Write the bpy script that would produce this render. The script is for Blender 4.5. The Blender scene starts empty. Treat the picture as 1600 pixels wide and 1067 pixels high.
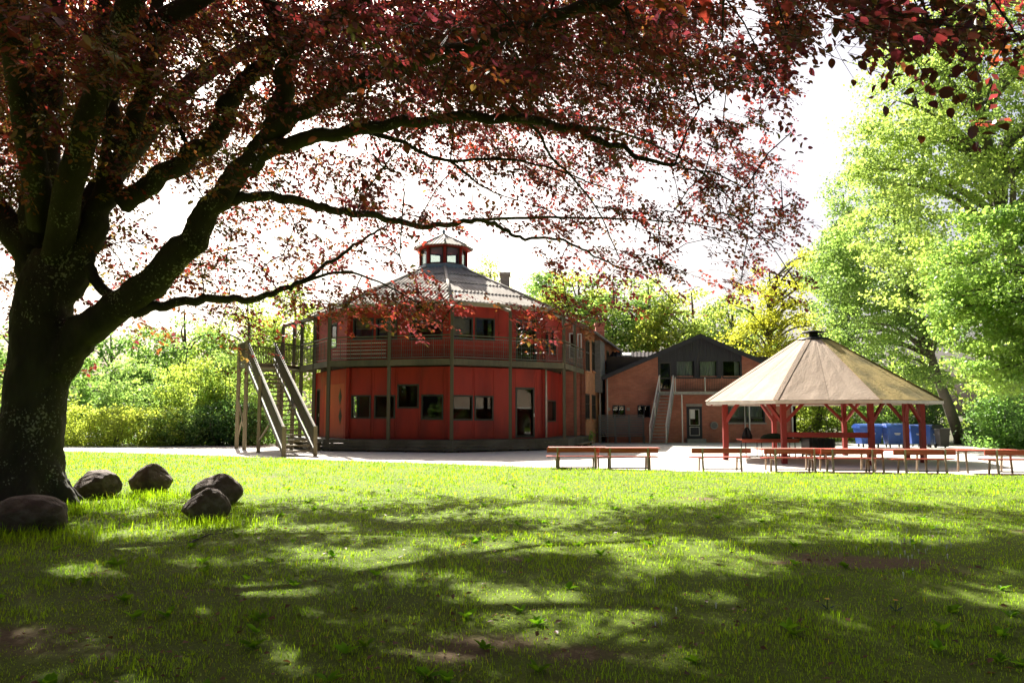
import bpy, math, random
import numpy as np
from mathutils import Vector, Matrix
rad = math.radians
random.seed(7)
RS = np.random.RandomState(11)
SC = bpy.context.scene
COL = SC.collection

# ---------------------------------------------------------------- camera, sky, sun, exposure
CAM_Z = 1.65
F_PX = 1244.0                     # focal length in pixels of a 1600 px wide frame (28 mm)
PITCH = math.atan(114.5 / F_PX)
cd = bpy.data.cameras.new('camera')
cd.sensor_width = 36.0
cd.lens = 36.0 * F_PX / 1600.0
cd.clip_start = 0.1
cd.clip_end = 2000.0
cam = bpy.data.objects.new('camera', cd)
COL.objects.link(cam)
cam.location = (0, 0, CAM_Z)
cam.rotation_euler = (rad(90) + PITCH, 0, 0)
SC.camera = cam

SUN_EL, SUN_AZ = rad(40.5), rad(-20)          # azimuth from +Y, positive towards +X
world = bpy.data.worlds.new('World')
SC.world = world
world.use_nodes = True
wn = world.node_tree.nodes
wl = world.node_tree.links
bg = wn['Background']
sky = wn.new('ShaderNodeTexSky')
sky.sky_type = 'NISHITA'
sky.sun_disc = False
sky.sun_elevation = SUN_EL
sky.sun_rotation = SUN_AZ
sky.air_density = 0.7
sky.dust_density = 7.0
sky.ozone_density = 1.0
wl.new(sky.outputs[0], bg.inputs[0])
bg.inputs[1].default_value = 0.05
sd = bpy.data.lights.new('sun', 'SUN')
sd.energy = 5.0
sd.angle = rad(0.53)
sd.color = (1.0, 0.95, 0.86)
sun = bpy.data.objects.new('sun', sd)
COL.objects.link(sun)
to_sun = Vector((math.sin(SUN_AZ) * math.cos(SUN_EL), math.cos(SUN_AZ) * math.cos(SUN_EL), math.sin(SUN_EL)))
sun.rotation_euler = to_sun.to_track_quat('Z', 'Y').to_euler()
sun.location = to_sun * 80
SC.view_settings.view_transform = 'Standard'
SC.view_settings.look = 'None'
SC.view_settings.gamma = 1.0
SC.view_settings.use_curve_mapping = False
SC.view_settings.exposure = 1.92
SC.render.engine = 'CYCLES'
SC.cycles.max_bounces = 7
SC.cycles.diffuse_bounces = 4
SC.cycles.glossy_bounces = 3
SC.cycles.transmission_bounces = 5
SC.cycles.transparent_max_bounces = 12
SC.cycles.use_denoising = True
SC.cycles.caustics_reflective = False
SC.cycles.caustics_refractive = False
SC.cycles.use_adaptive_sampling = True
SC.cycles.adaptive_threshold = 0.015

# ---------------------------------------------------------------- helpers
def ray(px, py):
    u = (px - 800.0) / F_PX
    v = -(py - 533.5) / F_PX
    return Vector((u, math.cos(PITCH) - v * math.sin(PITCH), math.sin(PITCH) + v * math.cos(PITCH)))

def at(px, py, Y):
    d = ray(px, py)
    s = Y / d.y
    return Vector((d.x * s, Y, CAM_Z + d.z * s))

def at_np(px, py, Y):
    u = (px - 800.0) / F_PX
    v = -(py - 533.5) / F_PX
    dy = math.cos(PITCH) - v * math.sin(PITCH)
    dz = math.sin(PITCH) + v * math.cos(PITCH)
    s = Y / dy
    return np.stack([u * s, Y + 0 * s, CAM_Z + dz * s], 1)

def gnd(px, py):
    d = ray(px, py)
    s = -CAM_Z / d.z
    return Vector((d.x * s, d.y * s, 0))

ORIG = {}
def tag(o, label=None, cat=None, group=None, kind=None):
    if label: o['label'] = label
    if cat: o['category'] = cat
    if group: o['group'] = group
    if kind: o['kind'] = kind
    return o

def empty(name, loc, label, cat, group=None):
    o = bpy.data.objects.new(name, None)
    COL.objects.link(o)
    o.location = loc
    o.empty_display_size = 0.3
    ORIG[o.name] = Vector(loc)
    return tag(o, label, cat, group)

def wpos(o):
    return ORIG.get(o.name, Vector((0, 0, 0))) if o else Vector((0, 0, 0))

class MB:
    def __init__(s):
        s.v = []; s.f = []; s.sm = []
    def add(s, vs, fs, smooth=False):
        b = len(s.v)
        s.v += [tuple(p) for p in vs]
        s.f += [tuple(i + b for i in f) for f in fs]
        s.sm += [smooth] * len(fs)
        return s
    def hexa(s, p):      # 8 points: bottom loop 0-3 ccw from above, top loop 4-7
        return s.add(p, [(3, 2, 1, 0), (4, 5, 6, 7), (0, 1, 5, 4), (1, 2, 6, 5), (2, 3, 7, 6), (3, 0, 4, 7)])
    def box(s, x0, y0, z0, x1, y1, z1):
        return s.hexa([(x0, y0, z0), (x1, y0, z0), (x1, y1, z0), (x0, y1, z0), (x0, y0, z1), (x1, y0, z1), (x1, y1, z1), (x0, y1, z1)])
    def beam(s, p0, p1, w, h, up=(0, 0, 1)):
        p0 = Vector(p0); p1 = Vector(p1)
        d = (p1 - p0).normalized()
        up = Vector(up)
        if abs(d.dot(up)) > 0.98: up = Vector((0, 1, 0))
        sx = d.cross(up).normalized(); uz = sx.cross(d).normalized()
        a = sx * w / 2; b = uz * h / 2
        # bottom loop
        return s.hexa([p0 - a - b, p0 + a - b, p1 + a - b, p1 - a - b, p0 - a + b, p0 + a + b, p1 + a + b, p1 - a + b])
    def prism(s, poly, z0, z1):       # poly ccw list of (x,y); z may be callables
        n = len(poly)
        vs = [(x, y, z0) for x, y in poly] + [(x, y, z1) for x, y in poly]
        fs = [tuple(reversed(range(n))), tuple(range(n, 2 * n))] + [(i, (i + 1) % n, n + (i + 1) % n, n + i) for i in range(n)]
        return s.add(vs, fs)
    def tube(s, pts, rr, n=8, wob=0.0, caps=True, seed=0):
        rs = random.Random(seed)
        pts = [Vector(p) for p in pts]
        m = len(pts)
        vs = []; fs = []
        ref = Vector((0.31, 0.91, 0.27))
        ph = [rs.uniform(0, 6.28) for _ in range(5)]
        for i, p in enumerate(pts):
            t = (pts[min(i + 1, m - 1)] - pts[max(i - 1, 0)]).normalized()
            a = t.cross(ref)
            if a.length < 1e-3: a = t.cross(Vector((1, 0, 0)))
            a.normalize(); b = t.cross(a)
            for k in range(n):
                th = 2 * math.pi * k / n
                r = rr[i]
                if wob:
                    r *= 1 + wob * (math.sin(2 * th + ph[0] + i * 0.17) * 0.5 + math.sin(3 * th + ph[1] - i * 0.23) * 0.4 + math.sin(5 * th + ph[2] + i * 0.31) * 0.3 + rs.uniform(-.25, .25))
                vs.append(p + (a * math.cos(th) + b * math.sin(th)) * r)
        for i in range(m - 1):
            for k in range(n):
                k2 = (k + 1) % n
                fs.append((i * n + k, i * n + k2, (i + 1) * n + k2, (i + 1) * n + k))
        if caps:
            fs.append(tuple(reversed(range(n)))); fs.append(tuple((m - 1) * n + k for k in range(n)))
        return s.add(vs, fs, n >= 6)
    def lathe(s, prof, n=16, c=(0, 0, 0)):
        vs = []; fs = []
        for r, z in prof:
            for k in range(n):
                th = 2 * math.pi * k / n
                vs.append((c[0] + r * math.cos(th), c[1] + r * math.sin(th), c[2] + z))
        for i in range(len(prof) - 1):
            for k in range(n):
                k2 = (k + 1) % n
                fs.append((i * n + k, i * n + k2, (i + 1) * n + k2, (i + 1) * n + k))
        fs.append(tuple(reversed(range(n)))); fs.append(tuple((len(prof) - 1) * n + k for k in range(n)))
        return s.add(vs, fs, True)
    def mesh(s, name, mat, org=Vector((0, 0, 0))):
        me = bpy.data.meshes.new(name)
        o = Vector(org)
        me.from_pydata([(p[0] - o.x, p[1] - o.y, p[2] - o.z) for p in s.v], [], s.f)
        me.materials.append(mat)
        if any(s.sm): me.polygons.foreach_set('use_smooth', s.sm)
        uv = me.uv_layers.new(name='UVMap')
        nl = len(me.loops)
        if nl < 60000:
            co = np.array(s.v)
            li = np.zeros(nl, np.int32); me.loops.foreach_get('vertex_index', li)
            pn = np.zeros(len(me.polygons) * 3); me.polygons.foreach_get('normal', pn); pn = pn.reshape(-1, 3)
            lt = np.zeros(len(me.polygons), np.int32); me.polygons.foreach_get('loop_total', lt)
            N = np.repeat(pn, lt, 0)
            C = co[li]
            T = np.stack([-N[:, 1], N[:, 0], 0 * N[:, 0]], 1)
            ln = np.linalg.norm(T, axis=1, keepdims=True)
            flat = ln[:, 0] < 0.3
            T = T / np.maximum(ln, 1e-6)
            U = (C * T).sum(1); V = C[:, 2].copy()
            U[flat] = C[flat, 0]; V[flat] = C[flat, 1]
            uv.data.foreach_set('uv', np.stack([U, V], 1).astype(np.float32).ravel())
        return me
    def build(s, name, mat, parent=None, **kw):
        me = s.mesh(name, mat, wpos(parent) if parent else Vector((0, 0, 0)))
        o = bpy.data.objects.new(name, me)
        COL.objects.link(o)
        if parent:
            o.parent = parent
            ORIG[o.name] = wpos(parent)
        return tag(o, **kw)

_unit = {}
def unit(mat):
    if mat.name not in _unit:
        _unit[mat.name] = MB().box(-.5, -.5, -.5, .5, .5, .5).mesh('bar_' + mat.name, mat)
    return _unit[mat.name]

def piece(name, me, parent, M, **kw):
    o = bpy.data.objects.new(name, me)
    COL.objects.link(o)
    if parent:
        o.parent = parent
        M = Matrix.Translation(-wpos(parent)) @ M
    o.matrix_local = M
    ORIG[o.name] = wpos(parent)
    return tag(o, **kw)

def bar(name, mat, parent, p0, p1, w, h, up=(0, 0, 1), **kw):
    """a straight bar from p0 to p1, w across, h high, sharing one mesh per material (must stay childless)"""
    p0 = Vector(p0); p1 = Vector(p1)
    d = p1 - p0; L = d.length; d = d / L
    up = Vector(up)
    if abs(d.dot(up)) > 0.98: up = Vector((0, 1, 0))
    sx = d.cross(up).normalized(); uz = sx.cross(d).normalized()
    M = Matrix(((sx.x * w, d.x * L, uz.x * h, 0), (sx.y * w, d.y * L, uz.y * h, 0), (sx.z * w, d.z * L, uz.z * h, 0), (0, 0, 0, 1)))
    M.translation = (p0 + p1) / 2
    return piece(name, unit(mat), parent, M, **kw)

def copy_tree(o, parent=None):
    c = o.copy(); COL.objects.link(c)
    c.parent = parent
    for ch in list(o.children): copy_tree(ch, c)
    return c

def catmull(pts, per=6):
    P = [np.array(p, float) for p in pts]
    P = [2 * P[0] - P[1]] + P + [2 * P[-1] - P[-2]]
    out = []
    for i in range(1, len(P) - 2):
        for k in range(per):
            t = k / per
            a, b, c, d = P[i - 1], P[i], P[i + 1], P[i + 2]
            out.append(0.5 * (2 * b + (c - a) * t + (2 * a - 5 * b + 4 * c - d) * t * t + (3 * b - a - 3 * c + d) * t ** 3))
    out.append(P[-2])
    return out

def fast_mesh(name, verts, faces_idx, nper, mat, cols=None, smooth=False):
    """verts (n,3); faces_idx list of (m,k) int arrays"""
    me = bpy.data.meshes.new(name)
    me.vertices.add(len(verts))
    me.vertices.foreach_set('co', np.asarray(verts, np.float32).ravel())
    loops = np.concatenate([f.ravel() for f in faces_idx]).astype(np.int32)
    tot = np.concatenate([np.full(len(f), f.shape[1], np.int32) for f in faces_idx])
    st = np.concatenate([[0], np.cumsum(tot)[:-1]]).astype(np.int32)
    me.loops.add(len(loops)); me.loops.foreach_set('vertex_index', loops)
    me.polygons.add(len(tot)); me.polygons.foreach_set('loop_start', st)
    try: me.polygons.foreach_set('loop_total', tot)
    except Exception: pass
    if smooth: me.polygons.foreach_set('use_smooth', np.ones(len(tot), bool))
    me.materials.append(mat)
    if cols is not None:
        at_ = me.color_attributes.new('tint', 'FLOAT_COLOR', 'POINT')
        c4 = np.ones((len(verts), 4), np.float32); c4[:, :3] = cols
        at_.data.foreach_set('color', c4.ravel())
    me.update(calc_edges=True)
    return me

def link_mesh(name, me, parent=None, **kw):
    o = bpy.data.objects.new(name, me)
    COL.objects.link(o)
    if parent:
        o.parent = parent
        o.location = -wpos(parent)
    ORIG[o.name] = Vector((0, 0, 0)) if not parent else wpos(parent)
    return tag(o, **kw)

def norm(a):
    return a / np.maximum(np.linalg.norm(a, axis=1, keepdims=True), 1e-9)

def leaf_geo(P, D, N, L, aspect=0.62, fold=0.12, six=True):
    """folded pointed leaves; P base, D direction, N normal, L length"""
    n = len(P)
    D = norm(D); S = norm(np.cross(D, N)); N = np.cross(S, D)
    L = L[:, None]; W = L * aspect * 0.5
    if six:
        V = np.stack([P, P + D * L * .30 + S * W * .9 + N * L * fold, P + D * L * .66 + S * W * .82 + N * L * fold, P + D * L - N * L * fold * .6,
                      P + D * L * .66 - S * W * .82 + N * L * fold, P + D * L * .30 - S * W * .9 + N * L * fold], 1).reshape(-1, 3)
        b = np.arange(n)[:, None] * 6
        return V, [b + np.array([[0, 1, 2, 3]]), b + np.array([[0, 3, 4, 5]])], 6
    V = np.stack([P, P + D * L * .45 + S * W + N * L * fold, P + D * L, P + D * L * .45 - S * W + N * L * fold], 1).reshape(-1, 3)
    b = np.arange(n)[:, None] * 4
    return V, [b + np.array([[0, 1, 2]]), b + np.array([[0, 2, 3]])], 4

_lat = np.random.RandomState(5).rand(256, 256)
def vnoise(x, y):
    xi = np.floor(x).astype(int); yi = np.floor(y).astype(int)
    fx = x - xi; fy = y - yi
    fx = fx * fx * (3 - 2 * fx); fy = fy * fy * (3 - 2 * fy)
    g = lambda i, j: _lat[i % 256, j % 256]
    return (g(xi, yi) * (1 - fx) + g(xi + 1, yi) * fx) * (1 - fy) + (g(xi, yi + 1) * (1 - fx) + g(xi + 1, yi + 1) * fx) * fy
def fbm(x, y, o=4):
    s = 0; a = .5
    for k in range(o):
        s = s + a * vnoise(x * 2 ** k + 17 * k, y * 2 ** k + 9 * k); a *= .5
    return s / (1 - .5 ** o)

# ---------------------------------------------------------------- materials
def new_mat(name):
    m = bpy.data.materials.new(name); m.use_nodes = True
    nt = m.node_tree
    return m, nt, nt.nodes, nt.links, nt.nodes['Principled BSDF']

def surf(name, c0, c1=None, scale=6.0, rough=0.7, bump=0.0, bscale=None, stretch=(1, 1, 1), detail=5, spec=0.35, metal=0.0, c2=None, s2=0.8, coords='Object'):
    """painted / wooden / stony surface: two colours mixed by noise, optional broad second mottling and bump"""
    m, nt, N, Lk, b = new_mat(name)
    c1 = c1 or tuple(x * 0.8 for x in c0)
    tc = N.new('ShaderNodeTexCoord'); mp = N.new('ShaderNodeMapping')
    mp.inputs['Scale'].default_value = stretch
    if coords == 'World':
        g = N.new('ShaderNodeNewGeometry'); Lk.new(g.outputs['Position'], mp.inputs[0])
    else:
        Lk.new(tc.outputs[coords], mp.inputs[0])
    n1 = N.new('ShaderNodeTexNoise'); n1.inputs['Scale'].default_value = scale; n1.inputs['Detail'].default_value = detail
    n1.inputs['Roughness'].default_value = .65
    Lk.new(mp.outputs[0], n1.inputs['Vector'])
    cr = N.new('ShaderNodeValToRGB')
    cr.color_ramp.elements[0].position = .35; cr.color_ramp.elements[1].position = .68
    cr.color_ramp.elements[0].color = (*c0, 1); cr.color_ramp.elements[1].color = (*c1, 1)
    Lk.new(n1.outputs['Fac'], cr.inputs[0])
    out = cr.outputs[0]
    if c2:
        n2 = N.new('ShaderNodeTexNoise'); n2.inputs['Scale'].default_value = s2; n2.inputs['Detail'].default_value = 6
        Lk.new(mp.outputs[0], n2.inputs['Vector'])
        r2 = N.new('ShaderNodeValToRGB'); r2.color_ramp.elements[0].position = .48; r2.color_ramp.elements[1].position = .66
        Lk.new(n2.outputs['Fac'], r2.inputs[0])
        mx = N.new('ShaderNodeMix'); mx.data_type = 'RGBA'
        Lk.new(r2.outputs[0], mx.inputs[0]); Lk.new(out, mx.inputs[6]); mx.inputs[7].default_value = (*c2, 1)
        out = mx.outputs[2]
    Lk.new(out, b.inputs['Base Color'])
    b.inputs['Roughness'].default_value = rough
    b.inputs['Specular IOR Level'].default_value = spec
    b.inputs['Metallic'].default_value = metal
    if bump:
        nb = N.new('ShaderNodeTexNoise'); nb.inputs['Scale'].default_value = bscale or scale * 3; nb.inputs['Detail'].default_value = 6
        Lk.new(mp.outputs[0], nb.inputs['Vector'])
        bp = N.new('ShaderNodeBump'); bp.inputs['Strength'].default_value = bump; bp.inputs['Distance'].default_value = .02
        Lk.new(nb.outputs['Fac'], bp.inputs['Height']); Lk.new(bp.outputs[0], b.inputs['Normal'])
    return m

def leaf_mat(name, diff, trans, mixf=.5, gloss=.06):
    """leaf: colour attribute tints both the reflected and the transmitted light"""
    m, nt, N, Lk, b = new_mat(name)
    N.remove(b)
    out = N['Material Output']
    a = N.new('ShaderNodeAttribute'); a.attribute_name = 'tint'
    def tinted(c):
        x = N.new('ShaderNodeMix'); x.data_type = 'RGBA'; x.blend_type = 'MULTIPLY'; x.inputs[0].default_value = 1
        Lk.new(a.outputs['Color'], x.inputs[6]); x.inputs[7].default_value = (*c, 1)
        return x.outputs[2]
    d = N.new('ShaderNodeBsdfDiffuse'); Lk.new(tinted(diff), d.inputs[0])
    t = N.new('ShaderNodeBsdfTranslucent'); Lk.new(tinted(trans), t.inputs[0])
    mx = N.new('ShaderNodeMixShader'); mx.inputs[0].default_value = mixf
    Lk.new(d.outputs[0], mx.inputs[1]); Lk.new(t.outputs[0], mx.inputs[2])
    g = N.new('ShaderNodeBsdfGlossy'); g.inputs['Roughness'].default_value = .38; g.inputs[0].default_value = (1, 1, 1, 1)
    m2 = N.new('ShaderNodeMixShader'); m2.inputs[0].default_value = gloss
    Lk.new(mx.outputs[0], m2.inputs[1]); Lk.new(g.outputs[0], m2.inputs[2])
    Lk.new(m2.outputs[0], out.inputs[0])
    return m

def glass_mat(name, tint=(.75, .8, .78), refl=1.0):
    m, nt, N, Lk, b = new_mat(name)
    N.remove(b); out = N['Material Output']
    tr = N.new('ShaderNodeBsdfTransparent'); tr.inputs[0].default_value = (*tint, 1)
    gl = N.new('ShaderNodeBsdfGlossy'); gl.inputs['Roughness'].default_value = .02
    ge = N.new('ShaderNodeNewGeometry')
    dt = N.new('ShaderNodeVectorMath'); dt.operation = 'DOT_PRODUCT'
    Lk.new(ge.outputs['Normal'], dt.inputs[0]); Lk.new(ge.outputs['Incoming'], dt.inputs[1])
    ab = N.new('ShaderNodeMath'); ab.operation = 'ABSOLUTE'; Lk.new(dt.outputs['Value'], ab.inputs[0])
    iv = N.new('ShaderNodeMath'); iv.operation = 'SUBTRACT'; iv.inputs[0].default_value = 1; Lk.new(ab.outputs[0], iv.inputs[1])
    pw = N.new('ShaderNodeMath'); pw.operation = 'POWER'; pw.inputs[1].default_value = 5; Lk.new(iv.outputs[0], pw.inputs[0])
    mu = N.new('ShaderNodeMath'); mu.operation = 'MULTIPLY_ADD'; mu.inputs[1].default_value = .9; mu.inputs[2].default_value = .028 * refl; mu.use_clamp = True
    Lk.new(pw.outputs[0], mu.inputs[0])
    mx = N.new('ShaderNodeMixShader'); Lk.new(mu.outputs[0], mx.inputs[0])
    Lk.new(tr.outputs[0], mx.inputs[1]); Lk.new(gl.outputs[0], mx.inputs[2])
    Lk.new(mx.outputs[0], out.inputs[0])
    return m

def brick_mat(name, ca, cb, mortar):
    m, nt, N, Lk, b = new_mat(name)
    tc = N.new('ShaderNodeTexCoord')
    bt = N.new('ShaderNodeTexBrick')
    bt.inputs['Scale'].default_value = 1.0
    bt.inputs['Brick Width'].default_value = .24; bt.inputs['Row Height'].default_value = .072
    bt.inputs['Mortar Size'].default_value = .008; bt.inputs['Mortar Smooth'].default_value = .2; bt.inputs['Bias'].default_value = -.1
    bt.inputs['Color1'].default_value = (*ca, 1); bt.inputs['Color2'].default_value = (*cb, 1); bt.inputs['Mortar'].default_value = (*mortar, 1)
    Lk.new(tc.outputs['UV'], bt.inputs['Vector'])
    n = N.new('ShaderNodeTexNoise'); n.inputs['Scale'].default_value = .9; n.inputs['Detail'].default_value = 8; n.inputs['Roughness'].default_value = .7
    Lk.new(tc.outputs['UV'], n.inputs['Vector'])
    r = N.new('ShaderNodeValToRGB'); r.color_ramp.elements[0].position = .3; r.color_ramp.elements[1].position = .75
    r.color_ramp.elements[0].color = (.62, .58, .58, 1); r.color_ramp.elements[1].color = (1.15, 1.1, 1.05, 1)
    Lk.new(n.outputs['Fac'], r.inputs[0])
    mx = N.new('ShaderNodeMix'); mx.data_type = 'RGBA'; mx.blend_type = 'MULTIPLY'; mx.inputs[0].default_value = 1
    Lk.new(bt.outputs['Color'], mx.inputs[6]); Lk.new(r.outputs[0], mx.inputs[7])
    Lk.new(mx.outputs[2], b.inputs['Base Color'])
    b.inputs['Roughness'].default_value = .9; b.inputs['Specular IOR Level'].default_value = .2
    bp = N.new('ShaderNodeBump'); bp.inputs['Strength'].default_value = .6; bp.inputs['Distance'].default_value = .01; bp.invert = True
    Lk.new(bt.outputs['Fac'], bp.inputs['Height']); Lk.new(bp.outputs[0], b.inputs['Normal'])
    return m

def siding_mat(name, c0, c1):
    """horizontal weatherboards as fine relief"""
    m = surf(name, c0, c1, scale=2.5, rough=.6, bump=0)
    N, Lk = m.node_tree.nodes, m.node_tree.links
    b = N['Principled BSDF']
    tc = N.new('ShaderNodeTexCoord')
    w = N.new('ShaderNodeTexWave'); w.wave_type = 'BANDS'; w.bands_direction = 'Y'; w.wave_profile = 'SAW'
    w.inputs['Scale'].default_value = 1.25; w.inputs['Distortion'].default_value = 0
    Lk.new(tc.outputs['UV'], w.inputs['Vector'])
    bp = N.new('ShaderNodeBump'); bp.inputs['Strength'].default_value = .7; bp.inputs['Distance'].default_value = .03
    Lk.new(w.outputs['Fac'], bp.inputs['Height']); Lk.new(bp.outputs[0], b.inputs['Normal'])
    return m

M = {}
M['red'] = surf('red_paint', (.36, .022, .011), (.28, .018, .010), 2.2, .55, bump=.1, bscale=30, stretch=(1, 1, .3), c2=(.22, .016, .011), s2=1.1)
M['red_siding'] = siding_mat('red_siding', (.40, .035, .03), (.31, .028, .026))
M['orange_wood'] = surf('orange_wood', (.42, .055, .018), (.34, .042, .016), 2, .5, bump=.05, stretch=(1, 1, .2))
M['olive'] = surf('olive_stained_timber', (.088, .08, .048), (.06, .056, .034), 9, .6, bump=.15, stretch=(1, 1, .25), c2=(.12, .10, .06), s2=1.2)
M['oldwood'] = surf('weathered_timber', (.25, .20, .12), (.17, .14, .085), 10, .75, bump=.2, stretch=(1, 1, .2))
M['dark_frame'] = surf('dark_frame_paint', (.045, .04, .032), (.03, .028, .024), 8, .5)
M['deck'] = surf('deck_timber', (.085, .075, .052), (.055, .05, .037), 9, .75, bump=.2, c2=(.12, .11, .085), s2=.9)
M['glass'] = glass_mat('window_glass')
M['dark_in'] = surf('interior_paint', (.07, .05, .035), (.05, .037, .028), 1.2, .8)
M['corr'] = surf('fibre_cement_roof', (.38, .325, .26), (.28, .24, .195), 3.5, .8, bump=.15, bscale=25, c2=(.50, .445, .37), s2=.9, coords='World')
M['fascia'] = surf('pale_eave_trim', (.38, .34, .27), (.30, .27, .21), 4, .7, coords='World')
M['lead'] = surf('lead_flashing', (.20, .25, .33), (.16, .2, .27), 6, .45, coords='World')
M['steel'] = surf('galvanised_steel', (.42, .42, .40), (.34, .34, .33), 12, .4, metal=.5)
M['wire'] = surf('steel_wire', (.15, .15, .13), (.11, .11, .10), 12, .45, metal=.3)
M['white_pipe'] = surf('pale_downpipe', (.62, .58, .52), (.5, .47, .43), 5, .5)
M['brick'] = brick_mat('red_brick', (.54, .20, .135), (.43, .15, .10), (.33, .25, .2))
M['brick_wing'] = brick_mat('bounce_lit_brick', (.62, .27, .12), (.50, .20, .10), (.42, .32, .24))  # orange tone carries the courtyard's bounce light on the long wall
M['navy'] = surf('dark_boards_and_wall_shade', (.028, .028, .036), (.02, .02, .027), 4, .6, stretch=(1, 1, .1))
M['dark_roof'] = surf('dark_corrugated_roof', (.08, .07, .068), (.055, .05, .05), 5, .9, spec=.02, bump=.1, c2=(.13, .11, .1), coords='World')
M['tile_roof'] = surf('brown_roof', (.20, .12, .09), (.14, .09, .07), 4, .8, bump=.2, coords='World')
M['concrete'] = surf('concrete', (.33, .31, .28), (.24, .23, .21), 6, .85, bump=.2, coords='World')
M['greywood'] = surf('grey_fence_timber', (.17, .16, .155), (.12, .115, .11), 10, .8, bump=.2, stretch=(.2, 1, 1))
M['rust_red'] = surf('red_post_paint', (.25, .025, .017), (.19, .02, .014), 6, .6, bump=.1, stretch=(1, 1, .3))
M['felt'] = surf('roofing_felt', (.39, .295, .215), (.30, .23, .17), 7, .9, bump=.6, bscale=16, c2=(.44, .345, .26), s2=.5, coords='World')
M['felt_moss'] = surf('mossy_roofing_felt', (.50, .36, .13), (.36, .27, .10), 5, .95, bump=.8, bscale=14, c2=(.20, .16, .06), s2=.9, coords='World')
M['black'] = surf('black_metal', (.018, .018, .02), (.012, .012, .014), 6, .5)
M['bench_red'] = surf('red_bench_paint', (.42, .075, .04), (.33, .055, .034), 7, .55, bump=.1, stretch=(.2, 1, 1), c2=(.48, .13, .08), s2=2)
M['bench_steel'] = surf('bench_steel', (.36, .30, .22), (.26, .22, .17), 14, .45, metal=.35, c2=(.3, .2, .12), s2=6)
M['blue'] = surf('blue_plastic', (.03, .09, .36), (.025, .075, .30), 3, .4, spec=.5)
M['bin_grey'] = surf('grey_plastic', (.075, .07, .066), (.06, .055, .052), 3, .45)
M['white'] = surf('white_paint', (.72, .71, .68), (.62, .61, .58), 4, .5)
M['stone'] = surf('boulder_stone', (.13, .095, .07), (.085, .06, .047), 7, .85, bump=1.0, bscale=16, c2=(.20, .155, .125), s2=2.5)
M['leaf_copper'] = leaf_mat('copper_beech_leaf', (.045, .018, .018), (.31, .045, .039), .46, .05)
M['leaf_green'] = leaf_mat('green_leaf', (.21, .26, .085), (.46, .56, .12), .56, .02)
M['grass'] = leaf_mat('grass_blade', (.172, .28, .012), (.42, .64, .016), .47, .01)
M['bark'] = surf('green_grey_bark', (.12, .105, .08), (.08, .07, .055), 5, .9, bump=.5, bscale=12, coords='World')

def bark_beech():
    m = surf('beech_bark', (.050, .042, .033), (.024, .021, .017), 3.0, .9, bump=1.0, bscale=8, stretch=(1, 1, .35), c2=(.065, .062, .04), s2=1.1, coords='World')
    N, Lk = m.node_tree.nodes, m.node_tree.links
    b = N['Principled BSDF']
    src = b.inputs['Base Color'].links[0].from_socket
    g = N.new('ShaderNodeNewGeometry')
    v = N.new('ShaderNodeTexNoise'); v.inputs['Scale'].default_value = 24; v.inputs['Detail'].default_value = 4
    Lk.new(g.outputs['Position'], v.inputs['Vector'])
    v2 = N.new('ShaderNodeTexNoise'); v2.inputs['Scale'].default_value = 1.7; v2.inputs['Detail'].default_value = 3
    Lk.new(g.outputs['Position'], v2.inputs['Vector'])
    ad = N.new('ShaderNodeMath'); ad.operation = 'MULTIPLY_ADD'; ad.inputs[1].default_value = .75
    Lk.new(v2.outputs['Fac'], ad.inputs[0]); Lk.new(v.outputs['Fac'], ad.inputs[2])
    r = N.new('ShaderNodeValToRGB'); r.color_ramp.elements[0].position = 1.0 * .99; r.color_ramp.elements[1].position = 1.0
    mp = N.new('ShaderNodeMapRange'); mp.inputs['From Min'].default_value = 1.03; mp.inputs['From Max'].default_value = 1.12
    Lk.new(ad.outputs[0], mp.inputs['Value'])
    mx = N.new('ShaderNodeMix'); mx.data_type = 'RGBA'
    Lk.new(mp.outputs[0], mx.inputs[0]); Lk.new(src, mx.inputs[6]); mx.inputs[7].default_value = (.26, .26, .20, 1)
    Lk.new(mx.outputs[2], b.inputs['Base Color'])
    return m
M['bark_beech'] = bark_beech()

def attr_ground(name, rough=.95, bscale=30, bump=.6, gravel=False):
    m, nt, N, Lk, b = new_mat(name)
    a = N.new('ShaderNodeAttribute'); a.attribute_name = 'tint'
    g = N.new('ShaderNodeNewGeometry')
    n = N.new('ShaderNodeTexNoise'); n.inputs['Scale'].default_value = bscale; n.inputs['Detail'].default_value = 6; n.inputs['Roughness'].default_value = .75
    Lk.new(g.outputs['Position'], n.inputs['Vector'])
    r = N.new('ShaderNodeValToRGB'); r.color_ramp.elements[0].position = .3; r.color_ramp.elements[1].position = .7
    r.color_ramp.elements[0].color = (.6, .6, .6, 1); r.color_ramp.elements[1].color = (1.25, 1.25, 1.25, 1)
    Lk.new(n.outputs['Fac'], r.inputs[0])
    mx = N.new('ShaderNodeMix'); mx.data_type = 'RGBA'; mx.blend_type = 'MULTIPLY'; mx.inputs[0].default_value = 1
    Lk.new(a.outputs['Color'], mx.inputs[6]); Lk.new(r.outputs[0], mx.inputs[7])
    Lk.new(mx.outputs[2], b.inputs['Base Color'])
    b.inputs['Roughness'].default_value = rough; b.inputs['Specular IOR Level'].default_value = .15
    bp = N.new('ShaderNodeBump'); bp.inputs['Strength'].default_value = bump; bp.inputs['Distance'].default_value = .03
    Lk.new(n.outputs['Fac'], bp.inputs['Height']); Lk.new(bp.outputs[0], b.inputs['Normal'])
    return m
M['lawn'] = attr_ground('lawn_soil')
M['gravel'] = surf('gravel', (.56, .52, .465), (.43, .40, .355), 28, .95, bump=.6, bscale=60, c2=(.50, .455, .40), s2=.35, coords='World')
M['earth'] = surf('woodland_floor', (.07, .075, .03), (.05, .045, .025), 3, .95, bump=.5, coords='World')
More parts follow.
